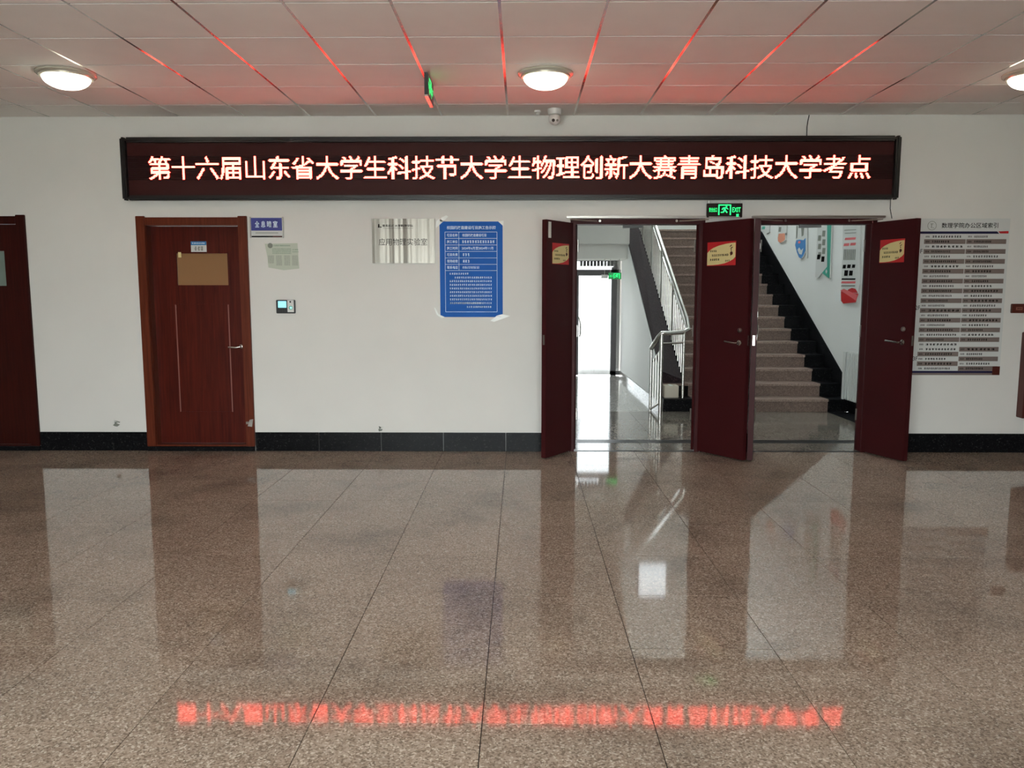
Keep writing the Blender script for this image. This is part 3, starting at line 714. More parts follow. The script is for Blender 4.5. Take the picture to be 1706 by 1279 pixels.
# nameplate on that door
n0, n1 = W(318, 402, yl), W(344.5, 419.5, yl)
np_ = thing('door_nameplate', ((n0[0] + n1[0]) / 2, yl, n1[1]), 'small blue and white nameplate above the brown door window', 'nameplate')
MB().box(n0[0], n1[0], yl - .004, yl, n1[1], n0[1]).build('plate', M['paper'], np_)
zz = n0[1] - (n0[1] - n1[1]) * .36
MB().box(n0[0], n1[0], yl - .0046, yl - .004, zz, n0[1]).build('blue_band', M['lightblue'], np_)
q = scribble(MB(), n0[0] + .01, n1[0] - .01, (zz + n0[1]) / 2, .014, yl - .0046, 8, seed=9); q.build('band_print', M['palelettering'], np_)
scribble(MB(), n0[0] + .03, n1[0] - .03, (zz + n1[1]) / 2, .04, yl - .004, 3, seed=12).build('print', M['greyprint'], np_)

r, xa, xb, yl, z0, z1 = wooden_door(1, D1a, D1b, D1z, 'dark wooden door cut by the left picture edge', 'darkwood', 'darkwood', 'greenglass', .012, False)
g1x, g1z = W(11, 476, yl); g0z = W(5, 418, yl)[1]; g0x = g1x - .62
lfm = MB()
lfm.box(xa + .001, g0x, yl, yl + .045, z0, z1).box(g1x, xb - .001, yl, yl + .045, z0, z1).box(g0x, g1x, yl, yl + .045, z0, g1z).box(g0x, g1x, yl, yl + .045, g0z, z1)
lfo = lfm.build('leaf', M['darkwood'], r)
MB().box(g0x, g1x, yl + .012, yl + .02, g1z, g0z).build('window_pane', M['greenglass'], lfo)
for py0, py1, px in ((403, 426, 37.5), (506, 528, 44), (689, 710, 56.5)):
    xx = W(px, (py0 + py1) / 2, YW - .02)[0]
    MB().tube([(xx, YW - .014, W(px, py1, YW)[1]), (xx, YW - .014, W(px, py0, YW)[1])], .008, 10).build('hinge', M['steel'], r, smooth=True)
MB().tube([(xa + .08, yl - .01, 1.0), (xa + .08, yl - .05, 1.0), (xa + .2, yl - .05, 1.0)], .009, 8).build('handle', M['chrome'], lfo, smooth=True)

# ================================================================== RED LIGHT SIGN
YS = 7.40
ls = thing('led_sign', (0, YW, 2.3), 'long black light sign with glowing red Chinese characters', 'light sign')
lx0, lx1 = XW(200.5, 280, YS), XW(1500.5, 280, YS)
lz0, lz1 = ZW(850, 332.5, YS), ZW(850, 226.5, YS)
fbw = .045; YF = YS + .052
MB().box(lx0 + .02, lx1 - .02, YF + .01, YW, lz0 + .015, lz1 - .015).build('housing', M['blackplastic'], ls)
for nm, args in (('frame_bar', (lx0 + fbw, lx1 - fbw, YS, YS + .07, lz1 - fbw, lz1)), ('frame_bar', (lx0 + fbw, lx1 - fbw, YS, YS + .07, lz0, lz0 + fbw)),
                 ('frame_end', (lx0, lx0 + fbw, YS - .004, YS + .07, lz0, lz1)), ('frame_end', (lx1 - fbw, lx1, YS - .004, YS + .07, lz0, lz1))):
    MB().box(*args).build(nm, M['blackplastic'], ls, bevel=.014, smooth=True)
pn = 6; faces = []
for k in range(pn):
    a = lx0 + fbw + (lx1 - lx0 - 2 * fbw) * k / pn; b = lx0 + fbw + (lx1 - lx0 - 2 * fbw) * (k + 1) / pn
    faces.append((b, MB().box(a, b, YF, YF + .01, lz0 + fbw, lz1 - fbw).build('face_panel', M['ledface'], ls)))
msg = '第十六届山东省大学生科技节大学生物理创新大赛青岛科技大学考点'
cx0, cx1 = XW(246, 280, YF), XW(1451, 280, YF); cz0, cz1 = ZW(850, 298.5, YF), ZW(850, 259.5, YF)
cw = (cx1 - cx0) / len(msg)
import numpy as np
NDOT = 24
def dots(ch, box):
    """which lamps of a 24 x 24 matrix the character lights"""
    me = text_mesh(ch, 0.0, 0.0, 3); me.calc_loop_triangles()
    v = np.array([x.co[:2] for x in me.vertices]); t = np.array([x.vertices[:] for x in me.loop_triangles])
    ss = 3; g = (np.arange(NDOT * ss) + .5) / (NDOT * ss)
    xs = box[0] + g * (box[1] - box[0]); ys = box[2] + g * (box[3] - box[2])
    X, Y = np.meshgrid(xs, ys); hit = np.zeros(X.shape, bool)
    for a, b, c in t:
        A, B, C = v[a], v[b], v[c]
        d1 = (X - B[0]) * (A[1] - B[1]) - (A[0] - B[0]) * (Y - B[1]); d2 = (X - C[0]) * (B[1] - C[1]) - (B[0] - C[0]) * (Y - C[1]); d3 = (X - A[0]) * (C[1] - A[1]) - (C[0] - A[0]) * (Y - A[1])
        hit |= ((d1 >= 0) & (d2 >= 0) & (d3 >= 0)) | ((d1 <= 0) & (d2 <= 0) & (d3 <= 0))
    return hit.reshape(NDOT, ss, NDOT, ss).sum(axis=(1, 3)) >= 3
bs = [v.co for ch in set(msg) for v in text_mesh(ch, 0.0, 0.0, 3).vertices]
bx = (min(c.x for c in bs) , max(c.x for c in bs), min(c.y for c in bs), max(c.y for c in bs))
for k in range(NDOT + 1):                    # unseen fins added between lamp rows, keeping their light off the nearby ceiling
    zv = cz0 + (cz1 - cz0) * k / NDOT
    MB().box(lx0 + fbw, lx1 - fbw, YF - .013, YF, zv - .0005, zv + .0003).build('added_fin', M['blackplastic'], ls)
dp = (cx1 - cx0) / (len(msg) * NDOT); dz = (cz1 - cz0) / NDOT
for i, ch in enumerate(msg):
    on = dots(ch, bx); mb = MB(); xa = cx0 + cw * i + cw * .02
    for r_ in range(NDOT):
        c = 0
        while c < NDOT:
            if not on[r_, c]: c += 1; continue
            e = c
            while e < NDOT and on[r_, e]: e += 1
            mb.box(xa + c * dp * .97, xa + (e - .06) * dp * .97, YF - .007, YF - .004, cz0 + (r_ + .06) * dz, cz0 + (r_ + .93) * dz); c = e
    tag(mb.build('character', M['ledtext'], next(o for b, o in faces if xa + cw / 2 <= b)), 'glowing red character ' + ch, None, None, 'stuff')
# cables of the sign
cA = W(1349, 193, YW - .02); cB = W(1345, 226, YW - .02); cM = W(1345.5, 208, YW - .02)
solid('power_cable', MB().tube([(cA[0], YW - .006, ZC - .001), (cM[0] + .006, YW - .006, cM[1] + .04), (cM[0], YW - .006, cM[1] - .02), (cB[0], YW - .006, cB[1])], .004, 6), M['blackplastic'], 'thin black cable from the ceiling down to the red sign', 'cable')
cA = W(1484, 331, YW - .006); cB = W(1486, 364, YW - .006)
solid('power_cable', MB().tube([(cA[0], YW - .006, cA[1]), (cA[0], YW - .006, (cA[1] + cB[1]) / 2), (cB[0], YW - .006, cB[1])], .0035, 6), M['blackplastic'], 'thin dark cable hanging below the right end of the red sign', 'cable')

# ================================================================== CEILING THINGS
def dome_lamp(px, label, py=122):
    x, y = None, None
    p = onplane(px, py, (0, 0, ZC), (0, 0, 1)); R = .205
    r = thing('ceiling_lamp', (p.x, p.y, ZC - .13), label, 'ceiling lamp', 'round ceiling lamps')
    c = (p.x, p.y, ZC)
    MB().lathe([(R, 0.0), (R, -.012), (R - .012, -.022), (R - .022, -.022), (R - .026, -.034), (R - .04, -.036), (R - .04, 0)], c, 40).build('trim_ring', M['lampring'], r, smooth=True)
    pr = [(R - .041, -.03)] + [((R - .041) * math.cos(t), -.03 - .085 * math.sin(t)) for t in [k * math.pi / 18 for k in range(1, 9)]]
    MB().lathe(pr, c, 40).build('glass_dome', M['domeglow'], r, smooth=True, label='glowing white glass dome')
dome_lamp(110, 'lit dome ceiling lamp above the left end of the sign')
dome_lamp(909, 'lit dome ceiling lamp nearest the security camera')
dome_lamp(1722, 'lit dome ceiling lamp cut by the right picture edge')

def runner(mb, cx, cz, s, y, put=None, t=.0006):
    """running figure and doorway pictogram, s = height"""
    P = lambda pts: [(cx + a * s, cz + b * s) for a, b in pts]
    polys = [[(-.62, -.5), (-.50, -.5), (-.50, .5), (-.62, .5)], [(.50, -.5), (.62, -.5), (.62, .5), (.50, .5)], [(-.5, .40), (.5, .40), (.5, .5), (-.5, .5)],
             [(-.05, .05), (.15, .18), (.02, .25), (-.2, .2), (-.3, .02), (-.22, -.02), (-.12, .1)],
             [(-.05, .1), (.1, .12), (.12, -.05), (.3, -.22), (.22, -.32), (.0, -.1), (-.1, -.05)],
             [(-.1, -.02), (.02, -.1), (-.08, -.28), (-.38, -.3), (-.38, -.2), (-.16, -.18)], [(.1, .15), (.36, .02), (.34, .1), (.16, .24)],
             [(.16 + .09 * math.cos(k * math.pi / 4), .30 + .08 * math.sin(k * math.pi / 4)) for k in range(8)]]
    for pl in polys:
        q = P(pl)
        if put: mb.poly([put((x, y - t, z)) for x, z in q], [put((x, y, z)) for x, z in q])
        else: mb.xz(q, y - t, y)
    return mb
# exit sign above the double doors
YE = YW - .055
e0, e1 = W(1178, 338.5, YE), W(1236.5, 362, YE)
ex = thing('exit_sign', ((e0[0] + e1[0]) / 2, YE, e1[1]), 'green lit exit sign hanging below the red sign over the doors', 'exit sign')
eh_ = MB().box(e0[0], e1[0], YE, YE + .03, e1[1], e0[1]).build('housing', M['exitbody'], ex, bevel=.003)
MB().box(e0[0] + .02, e1[0] - .02, YE - .001, YE, e1[1], e1[1] + .008).build('bottom_strip', M['steel'], ex)
for q in (e0[0] + .02, e1[0] - .02): MB().tube([(q, YE + .015, e0[1]), (q, YE + .015, lz0 - .0005)], .004, 6).build('hanger', M['steel'], ex)
cz = (e0[1] + e1[1]) / 2 + .005; hh = e0[1] - e1[1]; ww = e1[0] - e0[0]; cxm = (e0[0] + e1[0]) / 2
pz = runner(MB(), cxm - .0, cz, hh * .74, YE - .0004); pz.build('pictogram', M['greenglow'], eh_)
fit_text(MB(), '安全出口', e0[0] + ww * .06, cxm - ww * .215, cz - hh * .16, cz + hh * .16, YE - .001, bold=.01).build('lettering', M['greenglow'], eh_)
fit_text(MB(), 'EXIT', cxm + ww * .215, e1[0] - ww * .05, cz - hh * .17, cz + hh * .17, YE - .001, bold=.012).build('lettering', M['greenglow'], eh_)
MB().box(e1[0] - ww * .17, e1[0] - ww * .10, YE - .001, YE - .0004, e1[1] + hh * .05, e1[1] + hh * .24).build('indicator', M['greenglow'], eh_)
# exit sign hanging edge-on from the ceiling, face towards +x
pn_ = onplane(706.5, 120, (0, 0, ZC - .015), (0, 0, 1)); hx, hy = pn_.x, pn_.y
hz1 = ZC - .015; hz0 = hz1 - .17; hL = .36
hs = thing('exit_sign', (hx, hy, hz0), 'green exit sign hanging edge-on from the ceiling left of the middle lamp', 'exit sign')
hh_ = MB().box(hx, hx + .028, hy, hy + hL, hz0 + .012, hz1).build('housing', M['blackplastic'], hs, bevel=.002)
MB().box(hx + .002, hx + .026, hy, hy + hL, hz0, hz0 + .012).build('bottom_strip', M['chrome'], hs)
for q in (hy + .05, hy + hL - .05): MB().tube([(hx + .014, q, hz1), (hx + .014, q, ZC)], .006, 6).build('hanger', M['steel'], hs)
put = lambda p: (hx + .0282 + (.0 - p[1]), p[0], p[2])
runner(MB(), hy + hL * .42, (hz0 + hz1) / 2 + .005, .12, 0.0, put).build('pictogram', M['greenglow'], hh_)
fit_text(MB(), 'EXIT', hy + hL * .64, hy + hL * .93, (hz0 + hz1) / 2 - .02, (hz0 + hz1) / 2 + .03, 0.0, bold=.012, put=put).build('lettering', M['greenglow'], hh_)
fit_text(MB(), '安全出口', hy + hL * .05, hy + hL * .22, (hz0 + hz1) / 2 - .02, (hz0 + hz1) / 2 + .03, 0.0, bold=.01, put=put).build('lettering', M['greenglow'], hh_)
# exit sign at the corridor end
YX = 13.7
a0, a1 = W(1014, 454, YX), W(1035, 465, YX)
fx_ = thing('exit_sign', ((a0[0] + a1[0]) / 2, YX, a1[1]), 'small green exit sign hanging before the glass corridor door', 'exit sign')
xh_ = MB().box(a0[0], a1[0], YX, YX + .03, a1[1], a0[1]).build('housing', M['exitgreen'], fx_)
for q in (a0[0] + .03, a1[0] - .03): MB().tube([(q, YX + .015, a0[1]), (q, YX + .015, zb1)], .005, 6).build('hanger', M['steel'], fx_)
runner(MB(), (a0[0] + a1[0]) / 2 + .03, (a0[1] + a1[1]) / 2, (a0[1] - a1[1]) * .75, YX - .0005).build('pictogram', M['greenglow'], xh_)
fit_text(MB(), '出口', a0[0] + .015, a0[0] + .07, (a0[1] + a1[1]) / 2 - .02, (a0[1] + a1[1]) / 2 + .02, YX - .001).build('lettering', M['greenglow'], xh_)
b0, b1 = W(1002, 457.5, YX), W(1013, 463.5, YX)
el = thing('emergency_light', ((b0[0] + b1[0]) / 2, YX, b1[1]), 'small white box hanging left of the far green exit sign', 'light')
MB().box(b0[0], b1[0], YX, YX + .05, b1[1], b0[1]).build('housing', M['white'], el, bevel=.004)
MB().tube([((b0[0] + b1[0]) / 2, YX + .025, b0[1]), ((b0[0] + b1[0]) / 2, YX + .025, zb1)], .005, 6).build('hanger', M['steel'], el)
# security camera and small detector near the wall
pc = onplane(924, 182, (0, 0, ZC), (0, 0, 1)); ccx, ccy = pc.x, min(pc.y, YW - .09)
sc = thing('security_camera', (ccx, ccy, ZC - .15), 'white turret security camera under the ceiling above the sign', 'camera')
MB().lathe([(.062, 0), (.062, -.03), (.056, -.045), (.045, -.05)], (ccx, ccy, ZC), 28).build('base', M['white'], sc, smooth=True)
bc = Vector((ccx, ccy - .005, ZC - .085))
bm = MB().lathe([(.052 * math.sin(max(.02, k * math.pi / 14)), .052 * math.cos(k * math.pi / 14)) for k in range(14)] + [(.001, -.052)], bc, 24)
ball_ = bm.build('ball', M['white'], sc, smooth=True)
for dx, rr, nm, mt in ((-.013, .014, 'lens', 'blackplastic'), (.022, .010, 'infrared_window', 'greyprint')):
    MB().lathe([(rr, -.006), (rr, .0), (rr * .7, .012)], (bc.x + dx, bc.y - .045, bc.z - .02), 18, 'y').build(nm, M[mt], ball_, smooth=True)
pd = onplane(895.5, 186, (0, 0, ZC - .01), (0, 0, 1))
sdt = thing('smoke_detector', (pd.x, pd.y, ZC - .03), 'tiny white detector on the ceiling left of security camera', 'detector')
MB().lathe([(.028, 0), (.028, -.012), (.02, -.02)], (pd.x, pd.y, ZC), 20).build('base', M['white'], sdt, smooth=True)
MB().lathe([(.016, -.02), (.016, -.034), (.008, -.04)], (pd.x, pd.y, ZC), 20).build('sensing_head', M['white'], sdt, smooth=True)

# ================================================================== THINGS ON THE FRONT WALL
# blue room sign with silver side rails
s0, s1 = W(416.5, 362, YW), W(473, 395.5, YW)
sg = thing('room_sign', ((s0[0] + s1[0]) / 2, YW, s1[1]), 'blue and white room sign reading four characters beside the wooden door', 'sign')
H_ = s0[1] - s1[1]
MB().box(s0[0], s1[0], YW - .008, YW, s1[1], s0[1]).build('plate', M['paper'], sg)
for q in (s0[0], s1[0] - .009): MB().box(q, q + .009, YW - .02, YW, s1[1] - .004, s0[1] + .004).build('side_rail', M['steel'], sg, bevel=.002)
bpn_ = MB().box(s0[0] + .011, s1[0] - .011, YW - .0105, YW - .008, s0[1] - H_ * .66, s0[1] - .006).build('blue_panel', M['navy'], sg)
MB().box(s0[0] + .05, s1[0] - .05, YW - .0088, YW - .008, s0[1] - H_ * .79, s0[1] - H_ * .76).build('line', M['greyprint'], sg)
wd = s1[0] - s0[0]
MB().box(s0[0] + .013, s0[0] + wd * .68, YW - .013, YW - .008, s1[1] + .002, s1[1] + .014).build('bottom_bar', M['print'], sg)
MB().box(s0[0] + wd * .68, s1[0] - .013, YW - .013, YW - .008, s1[1] + .002, s1[1] + .014).build('bottom_bar', M['brownsign'], sg)
tz1 = s0[1] - H_ * .18; tz0 = s0[1] - H_ * .50
for k, ch in enumerate('全息暗室'):
    a = s0[0] + wd * (.15 + .182 * k)
    fit_text(MB(), ch, a, a + wd * .135, tz0, tz1, YW - .0112, bold=.02).build('lettering', M['palelettering'], bpn_)

# faded notice
s0, s1 = W(441, 405, YW), W(503, 450, YW)
fp = thing('notice_sheet', ((s0[0] + s1[0]) / 2, YW, s1[1]), 'faded pale green notice sheet above the fingerprint reader', 'notice')
wd, H_ = s1[0] - s0[0], s0[1] - s1[1]
P = lambda u, v: (s0[0] + u * wd, s1[1] + v * H_)
MB().xz([P(0, .98), P(.9, 1), P(.93, .06), P(.5, 0), P(.08, .1), P(.06, .5)], YW - .0012, YW - .0002).build('sheet', M['fadedpaper'], fp)
g = MB()
scribble(g, *[P(u, 0)[0] for u in (.24, .70)], P(0, .91)[1], H_ * .05, YW - .0012, 16, seed=20)
for k in range(4): scribble(g, *[P(u, 0)[0] for u in (.2, .72)], P(0, .79 - .055 * k)[1], H_ * .035, YW - .0012, 18, seed=21 + k)
scribble(g, *[P(u, 0)[0] for u in (.75, .92)], P(0, .76)[1], H_ * .04, YW - .0012, 5, seed=33); scribble(g, *[P(u, 0)[0] for u in (.75, .92)], P(0, .68)[1], H_ * .04, YW - .0012, 5, seed=34)
g.build('heading_print', M['greenprint'], fp)
g = MB()
for c in range(4):
    for k in range(9 if c else 7): scribble(g, P(.08 + .22 * c, 0)[0], P(.24 + .22 * c, 0)[0], P(0, .53 - .042 * k)[1], H_ * .026, YW - .0012, 7, seed=40 + k + 10 * c)
g.build('column_print', M['greyprint'], fp)
MB().lathe([(.024, 0), (.024, -.0006)], (P(.15, 0)[0], YW - .0012, P(0, .91)[1]), 20, 'y').build('emblem', M['greyprint'], fp)

# fingerprint reader
s0, s1 = W(459.5, 499.5, YW - .03), W(491.5, 522, YW - .03)
fr_ = thing('fingerprint_reader', ((s0[0] + s1[0]) / 2, YW, s1[1]), 'black and silver fingerprint reader with lit blue screen', 'fingerprint reader')
wd, H_ = s1[0] - s0[0], s0[1] - s1[1]
yf = YW - .03
fh_ = MB().box(s0[0], s1[0], yf, YW, s1[1], s0[1]).build('housing', M['blackplastic'], fr_, bevel=.004)
silver = MB().box(s0[0] + wd * .61, s0[0] + wd * .95, yf - .003, yf + .01, s1[1] + H_ * .1, s0[1] - .002).build('silver_panel', M['white'], fr_, bevel=.002)
MB().box(s0[0] + wd * .11, s0[0] + wd * .55, yf - .001, yf, s1[1] + H_ * .43, s0[1] - H_ * .09).build('screen', M['screen'], fh_, label='lit pale blue screen')
sp_ = silver
MB().lathe([(wd * .10, 0), (wd * .10, -.002), (wd * .075, -.0025)], (s0[0] + wd * .79, yf - .003, s1[1] + H_ * .42), 24, 'y').build('sensor_ring', M['teal'], sp_)
MB().lathe([(wd * .065, 0), (wd * .065, -.0015)], (s0[0] + wd * .80, yf - .0055, s1[1] + H_ * .42), 20, 'y').build('finger_sensor', M['sensor'], sp_)
MB().lathe([(wd * .045, 0), (wd * .045, -.001)], (s0[0] + wd * .77, yf - .003, s1[1] + H_ * .86), 16, 'y').build('button', M['print'], sp_)
kb = MB().box(0, wd * .12, yf - .002, yf, 0, H_ * .07).mesh('key', M['blackplastic'])
for i in range(4):
    for j in range(3):
        o = bpy.data.objects.new('key', kb); COL.objects.link(o); attach(o, fh_); o.location = (s0[0] + wd * (.08 + .13 * i), 0, s1[1] + H_ * (.08 + .11 * j))

# steel plaque
s0, s1 = W(619.5, 364.5, YW), W(725, 438.5, YW)
pq = thing('steel_plaque', ((s0[0] + s1[0]) / 2, YW, s1[1]), 'brushed steel plaque with dark engraved characters left of blue poster', 'plaque')
wd, H_ = s1[0] - s0[0], s0[1] - s1[1]; yf = YW - .02
MB().box(s0[0], s1[0], yf, YW, s1[1], s0[1]).build('plate', M['plaque'], pq, bevel=.003)
fit_text(MB(), '应用物理实验室', s0[0] + wd * .11, s0[0] + wd * .88, s1[1] + H_ * .40, s1[1] + H_ * .56, yf - .0006).build('lettering', M['print'], pq)
fit_text(MB(), '青岛科技大学数理学院', s0[0] + wd * .17, s0[0] + wd * .66, s1[1] + H_ * .81, s1[1] + H_ * .87, yf - .0006, bold=.02).build('lettering', M['print'], pq)
lg = MB().xz([(s0[0] + wd * .10, s1[1] + H_ * .80), (s0[0] + wd * .13, s1[1] + H_ * .80), (s0[0] + wd * .125, s1[1] + H_ * .88), (s0[0] + wd * .105, s1[1] + H_ * .88)], yf - .0008, yf - .0002)
lg.xz([(s0[0] + wd * .135, s1[1] + H_ * .80), (s0[0] + wd * .16, s1[1] + H_ * .80), (s0[0] + wd * .155, s1[1] + H_ * .825), (s0[0] + wd * .135, s1[1] + H_ * .825)], yf - .0008, yf - .0002)
lg.box(s0[0] + wd * .18, s0[0] + wd * .66, yf - .0008, yf - .0002, s1[1] + H_ * .782, s1[1] + H_ * .787)
lg.build('logo', M['print'], pq)

# blue construction notice with tape
s0, s1 = W(735, 369, YW), W(838, 528, YW)
s0 = (W(733, 448, YW)[0], s0[1]); s1 = (W(837.5, 448, YW)[0], s1[1])
bpz = thing('blue_poster', ((s0[0] + s1[0]) / 2, YW, s1[1]), 'blue notice poster with white table, taped to the wall', 'poster')
wd, H_ = s1[0] - s0[0], s0[1] - s1[1]; yf = YW - .003
P = lambda u, v: (s0[0] + u * wd, s1[1] + v * H_)
MB().box(s0[0], s1[0], yf, YW - .0005, s1[1], s0[1]).build('sheet', M['blue'], bpz)
ln = MB(); t = .0035
def hl(u0, u1, v): a = P(u0, v); b = P(u1, v); ln.box(a[0], b[0], yf - .0005, yf, a[1] - t / 2, a[1] + t / 2)
def vl(u, v0, v1): a = P(u, v0); b = P(u, v1); ln.box(a[0] - t / 2, a[0] + t / 2, yf - .0005, yf, a[1], b[1])
vv = [.892, .825, .757, .690, .622, .555, .490]
for v in vv: hl(.085, .91, v)
hl(.085, .91, .055); vl(.085, .055, .892); vl(.91, .055, .892); vl(.305, .49, .892)
ln.build('table_lines', M['palelettering'], bpz)
def ptxt(mb, s, u0, u1, v, h, bold=.015): a = P(u0, v - h / 2); b = P(u1, v + h / 2); fit_text(mb, s, a[0], b[0], a[1], b[1], yf - .0006, bold=bold)
tx = MB()
ptxt(tx, '校园网改造建设项目施工告示牌', .115, .89, .937, .036)
for k, sx in enumerate(('项目名称', '施工单位', '施工时间', '项目负责', '现场经理', '联系电话')): ptxt(tx, sx, .115, .285, (vv[k] + vv[k + 1]) / 2, .032)
ptxt(tx, '校园网改造建设项目', .36, .74, (vv[0] + vv[1]) / 2, .032)
ptxt(tx, '2024年6月至2024年11月', .35, .85, (vv[2] + vv[3]) / 2, .032)
tx.build('lettering', M['palelettering'], bpz)
tx = MB()
def scr(u0, u1, v, h, n, sd): scribble(tx, P(u0, v)[0], P(u1, v)[0], P(0, v)[1], h * H_, yf, n, seed=sd)
scr(.35, .875, (vv[1] + vv[2]) / 2, .03, 13, 60); scr(.36, .48, (vv[3] + vv[4]) / 2, .03, 3, 61); scr(.36, .48, (vv[4] + vv[5]) / 2, .03, 3, 62); scr(.36, .63, (vv[5] + vv[6]) / 2, .026, 11, 63)
scr(.15, .46, .457, .02, 9, 64); scr(.23, .83, .417, .02, 18, 65)
for k in range(7): scr(.15, .83, .379 - .0385 * k, .021, 21, 66 + k)
scr(.15, .65, .148, .021, 15, 75); scr(.42, .82, .108, .019, 12, 76)
tx.build('small_print', M['palelettering'], bpz)
for pts in ([(-.06, .93), (.0, .965), (.06, 1.0), (.0, 1.035), (-.05, 1.0)], [(.0, 1.0), (.06, 1.0), (.14, 1.05), (.11, 1.065), (.03, 1.04)],
            [(-.1, .10), (-.085, .10), (-.03, .03), (.07, .0), (.02, -.012), (-.06, .025)], [(.90, .015), (.99, .03), (1.12, .012), (1.03, -.01)], [(1.03, -.01), (.90, .012), (.80, -.04), (.86, -.05)],
            [(.93, 1.0), (1.015, 1.008), (1.012, .95)]):
    MB().xz([P(u, v) for u, v in pts], yf - .0022, yf - .0012).build('tape', M['tape'], bpz)

# directory board
s0 = W(1513, 500, YW)[0]; s1 = W(1673, 500, YW)[0]; zt_, zb_ = ZW(1600, 364, YW), ZW(1600, 624.5, YW)
db = thing('directory_board', ((s0 + s1) / 2, YW, zb_), 'tall white directory board with grey striped rows beside the doors', 'directory board')
wd, H_ = s1 - s0, zt_ - zb_; yf = YW - .008
MB().box(s0 - .02, s1, yf, YW - .001, zb_, zt_).build('panel', M['paper'], db)
xr = s1 - .01
def zz_(py): return ZW(1600, py, YW)
MB().xz([(s0 - .02, zz_(385.5)), (s0 - .02, zz_(389.5)), (xr - .085, zz_(389.5)), (xr - .105, zz_(385.5))], yf - .001, yf - .0002).build('navy_band', M['navydark'], db)
MB().xz([(xr - .095, zz_(385.5)), (xr - .075, zz_(389)), (xr - .0, zz_(389)), (xr - .0, zz_(385))], yf - .001, yf - .0002).build('red_tab', M['red'], db)
fit_text(MB(), '数理学院办公区域索引', W(1568, 376, YW)[0], W(1662, 376, YW)[0], zz_(380), zz_(371), yf - .0006, bold=.012).build('lettering', M['print'], db)
lx, lz = W(1552, 376, YW)
em = MB()
for k in range(24):
    a = 2 * math.pi * k / 24; b = a + .2; em.xz([(lx + .042 * math.cos(a), lz + .042 * math.sin(a)), (lx + .042 * math.cos(b), lz + .042 * math.sin(b)), (lx + .037 * math.cos(b), lz + .037 * math.sin(b)), (lx + .037 * math.cos(a), lz + .037 * math.sin(a))], yf - .001, yf - .0002)
em.box(lx - .016, lx + .012, yf - .001, yf - .0002, lz + .014, lz + .019).box(lx - .007, lx - .001, yf - .001, yf - .0002, lz - .022, lz + .014).box(lx + .004, lx + .02, yf - .001, yf - .0002, lz - .022, lz - .018)
em.build('emblem', M['greyprint'], db)
NR = 28; ztop, zbot = zz_(390), zz_(617.5); rh = (ztop - zbot) / NR
xl = W(1533, 500, YW)[0]; xm = W(1602.5, 500, YW)[0]
stp = MB(); pr = MB()
for k in range(NR):
    z1_ = ztop - k * rh; z0_ = z1_ - rh; zc_ = (z0_ + z1_) / 2
    if k < 23: la = ra = (k % 2 == 1)
    else: la = (k % 2 == 0); ra = not la
    if la: stp.box(xl, xm - .006, yf - .0006, yf - .0001, z0_ + .001, z1_ - .001)
    if ra: stp.box(xm, xr - .015, yf - .0006, yf - .0001, z0_ + .001, z1_ - .001)
    rr = random.Random(k)
    scribble(pr, xl + .012, xl + .05, zc_, rh * .34, yf - .0006, 3, seed=200 + k); scribble(pr, xl + .07, xl + .07 + rr.uniform(.14, .3), zc_, rh * .42, yf - .0006, rr.randint(8, 13), seed=230 + k)
    if k != 22: scribble(pr, xm + .012, xm + .05, zc_, rh * .34, yf - .0006, 3, seed=260 + k); scribble(pr, xm + .07, xm + .07 + rr.uniform(.12, .28), zc_, rh * .42, yf - .0006, rr.randint(7, 12), seed=290 + k)
stp.build('row_stripes', M['stripe'], db); pr.build('row_print', M['print'], db)
MB().box(s0 - .02, s1 - .07, yf - .001, yf - .0002, zz_(621), zz_(617.5)).build('foot_band', M['navydark'], db)
MB().box(s1 - .07, s1, yf - .001, yf - .0002, zz_(624.5), zz_(610)).build('foot_corner', M['brownsign'], db)
MB().box(s0 - .02, s1 - .07, yf - .001, yf - .0002, zb_, zz_(621)).build('foot_strip', M['stripe'], db)
for sx, px, py in (('1F', 1532.5, 418.5), ('2F', 1528, 512.5), ('3F', 1524, 597)):
    a, b = W(px - 4, py + 3.5, YW), W(px + 4, py - 3.5, YW); fit_text(MB(), sx, a[0], b[0], a[1], b[1], yf - .0006).build('floor_number', M['print'], db)

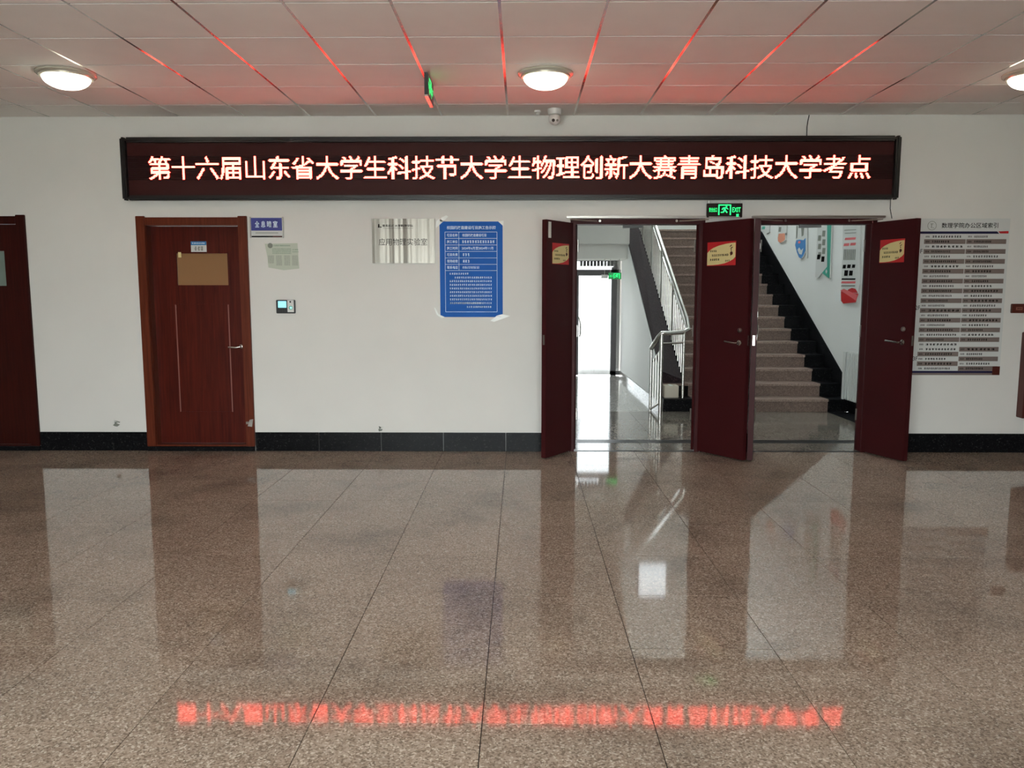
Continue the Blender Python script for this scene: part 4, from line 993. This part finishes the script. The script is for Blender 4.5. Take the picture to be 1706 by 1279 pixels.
# small brown plate and the dark cabinet at the right picture edge
s0, s1 = W(1687, 506, YW - .03), W(1712, 521.5, YW - .03)
al = thing('alarm_box', ((s0[0] + s1[0]) / 2, YW, s1[1]), 'small brown box with pale label right of the directory board', 'alarm box')
MB().box(s0[0], s1[0], YW - .03, YW, s1[1], s0[1]).build('housing', M['brownsign'], al, bevel=.004)
MB().box(s0[0] + .035, s0[0] + .095, YW - .0312, YW - .03, s1[1] + .028, s0[1] - .03).build('label_plate', M['moulding'], al)
scribble(MB(), s0[0] + .045, s0[0] + .085, (s0[1] + s1[1]) / 2, .012, YW - .0312, 4, seed=400).build('print', M['print'], al)
cxl = W(1703.5, 690, YW - .1)[0]; cz0_, cz1_ = ZW(1703, 697, YW - .1), 1.15
cbz = thing('wall_cabinet', (cxl + .3, YW, cz0_), 'dark red cabinet on the wall at the right picture edge', 'cabinet')
MB().box(cxl, cxl + .65, YW - .1, YW, cz0_, cz1_).build('body', M['brownsign'], cbz, bevel=.005)
cdo_ = MB().box(cxl + .04, cxl + .61, YW - .108, YW - .1, cz0_ + .04, cz1_ - .04).build('cabinet_door', M['darkwood'], cbz, bevel=.003)
MB().lathe([(.012, 0), (.012, -.02)], (cxl + .56, YW - .108, (cz0_ + cz1_) / 2), 14, 'y').build('knob', M['steel'], cdo_)

# chipped plaster above the skirting
for px, py, s, lab in ((634, 716, .03, 'grey chipped plaster scar above the skirting below the plaque'), (194, 707, .035, 'grey chipped plaster scar between the two wooden doors')):
    x, z = W(px, py, YW); rr = random.Random(px); pts = []
    for k in range(9):
        a = 2 * math.pi * k / 9; q = s * rr.uniform(.5, 1.1); pts.append((x + q * math.cos(a), z + q * .55 * math.sin(a)))
    mb = MB().xz(pts, YW - .003, YW + .001)
    for k in range(4): mb.xz([(x + s * rr.uniform(-1, 1) + d0, z + s * rr.uniform(.2, .9) + d1) for d0, d1 in ((0, 0), (.01, .002), (.006, .012))], YW - .003, YW + .001)
    solid('plaster_scar', mb, M['greyprint'], lab, 'scar')
PRINT = ('print', 'lettering', 'small_print', 'row_print', 'row_stripes', 'column_print', 'heading_print', 'band_print', 'drawing', 'pictogram', 'table_lines', 'emblem', 'logo', 'floor_number')
for o in bpy.data.objects:
    if o.type == 'MESH' and o.parent is not None and o.name.split('.')[0] in PRINT and 'kind' not in o and o.parent.name.split('.')[0] != 'wall_banner': o['kind'] = 'stuff'
    if '_local' in o: del o['_local']
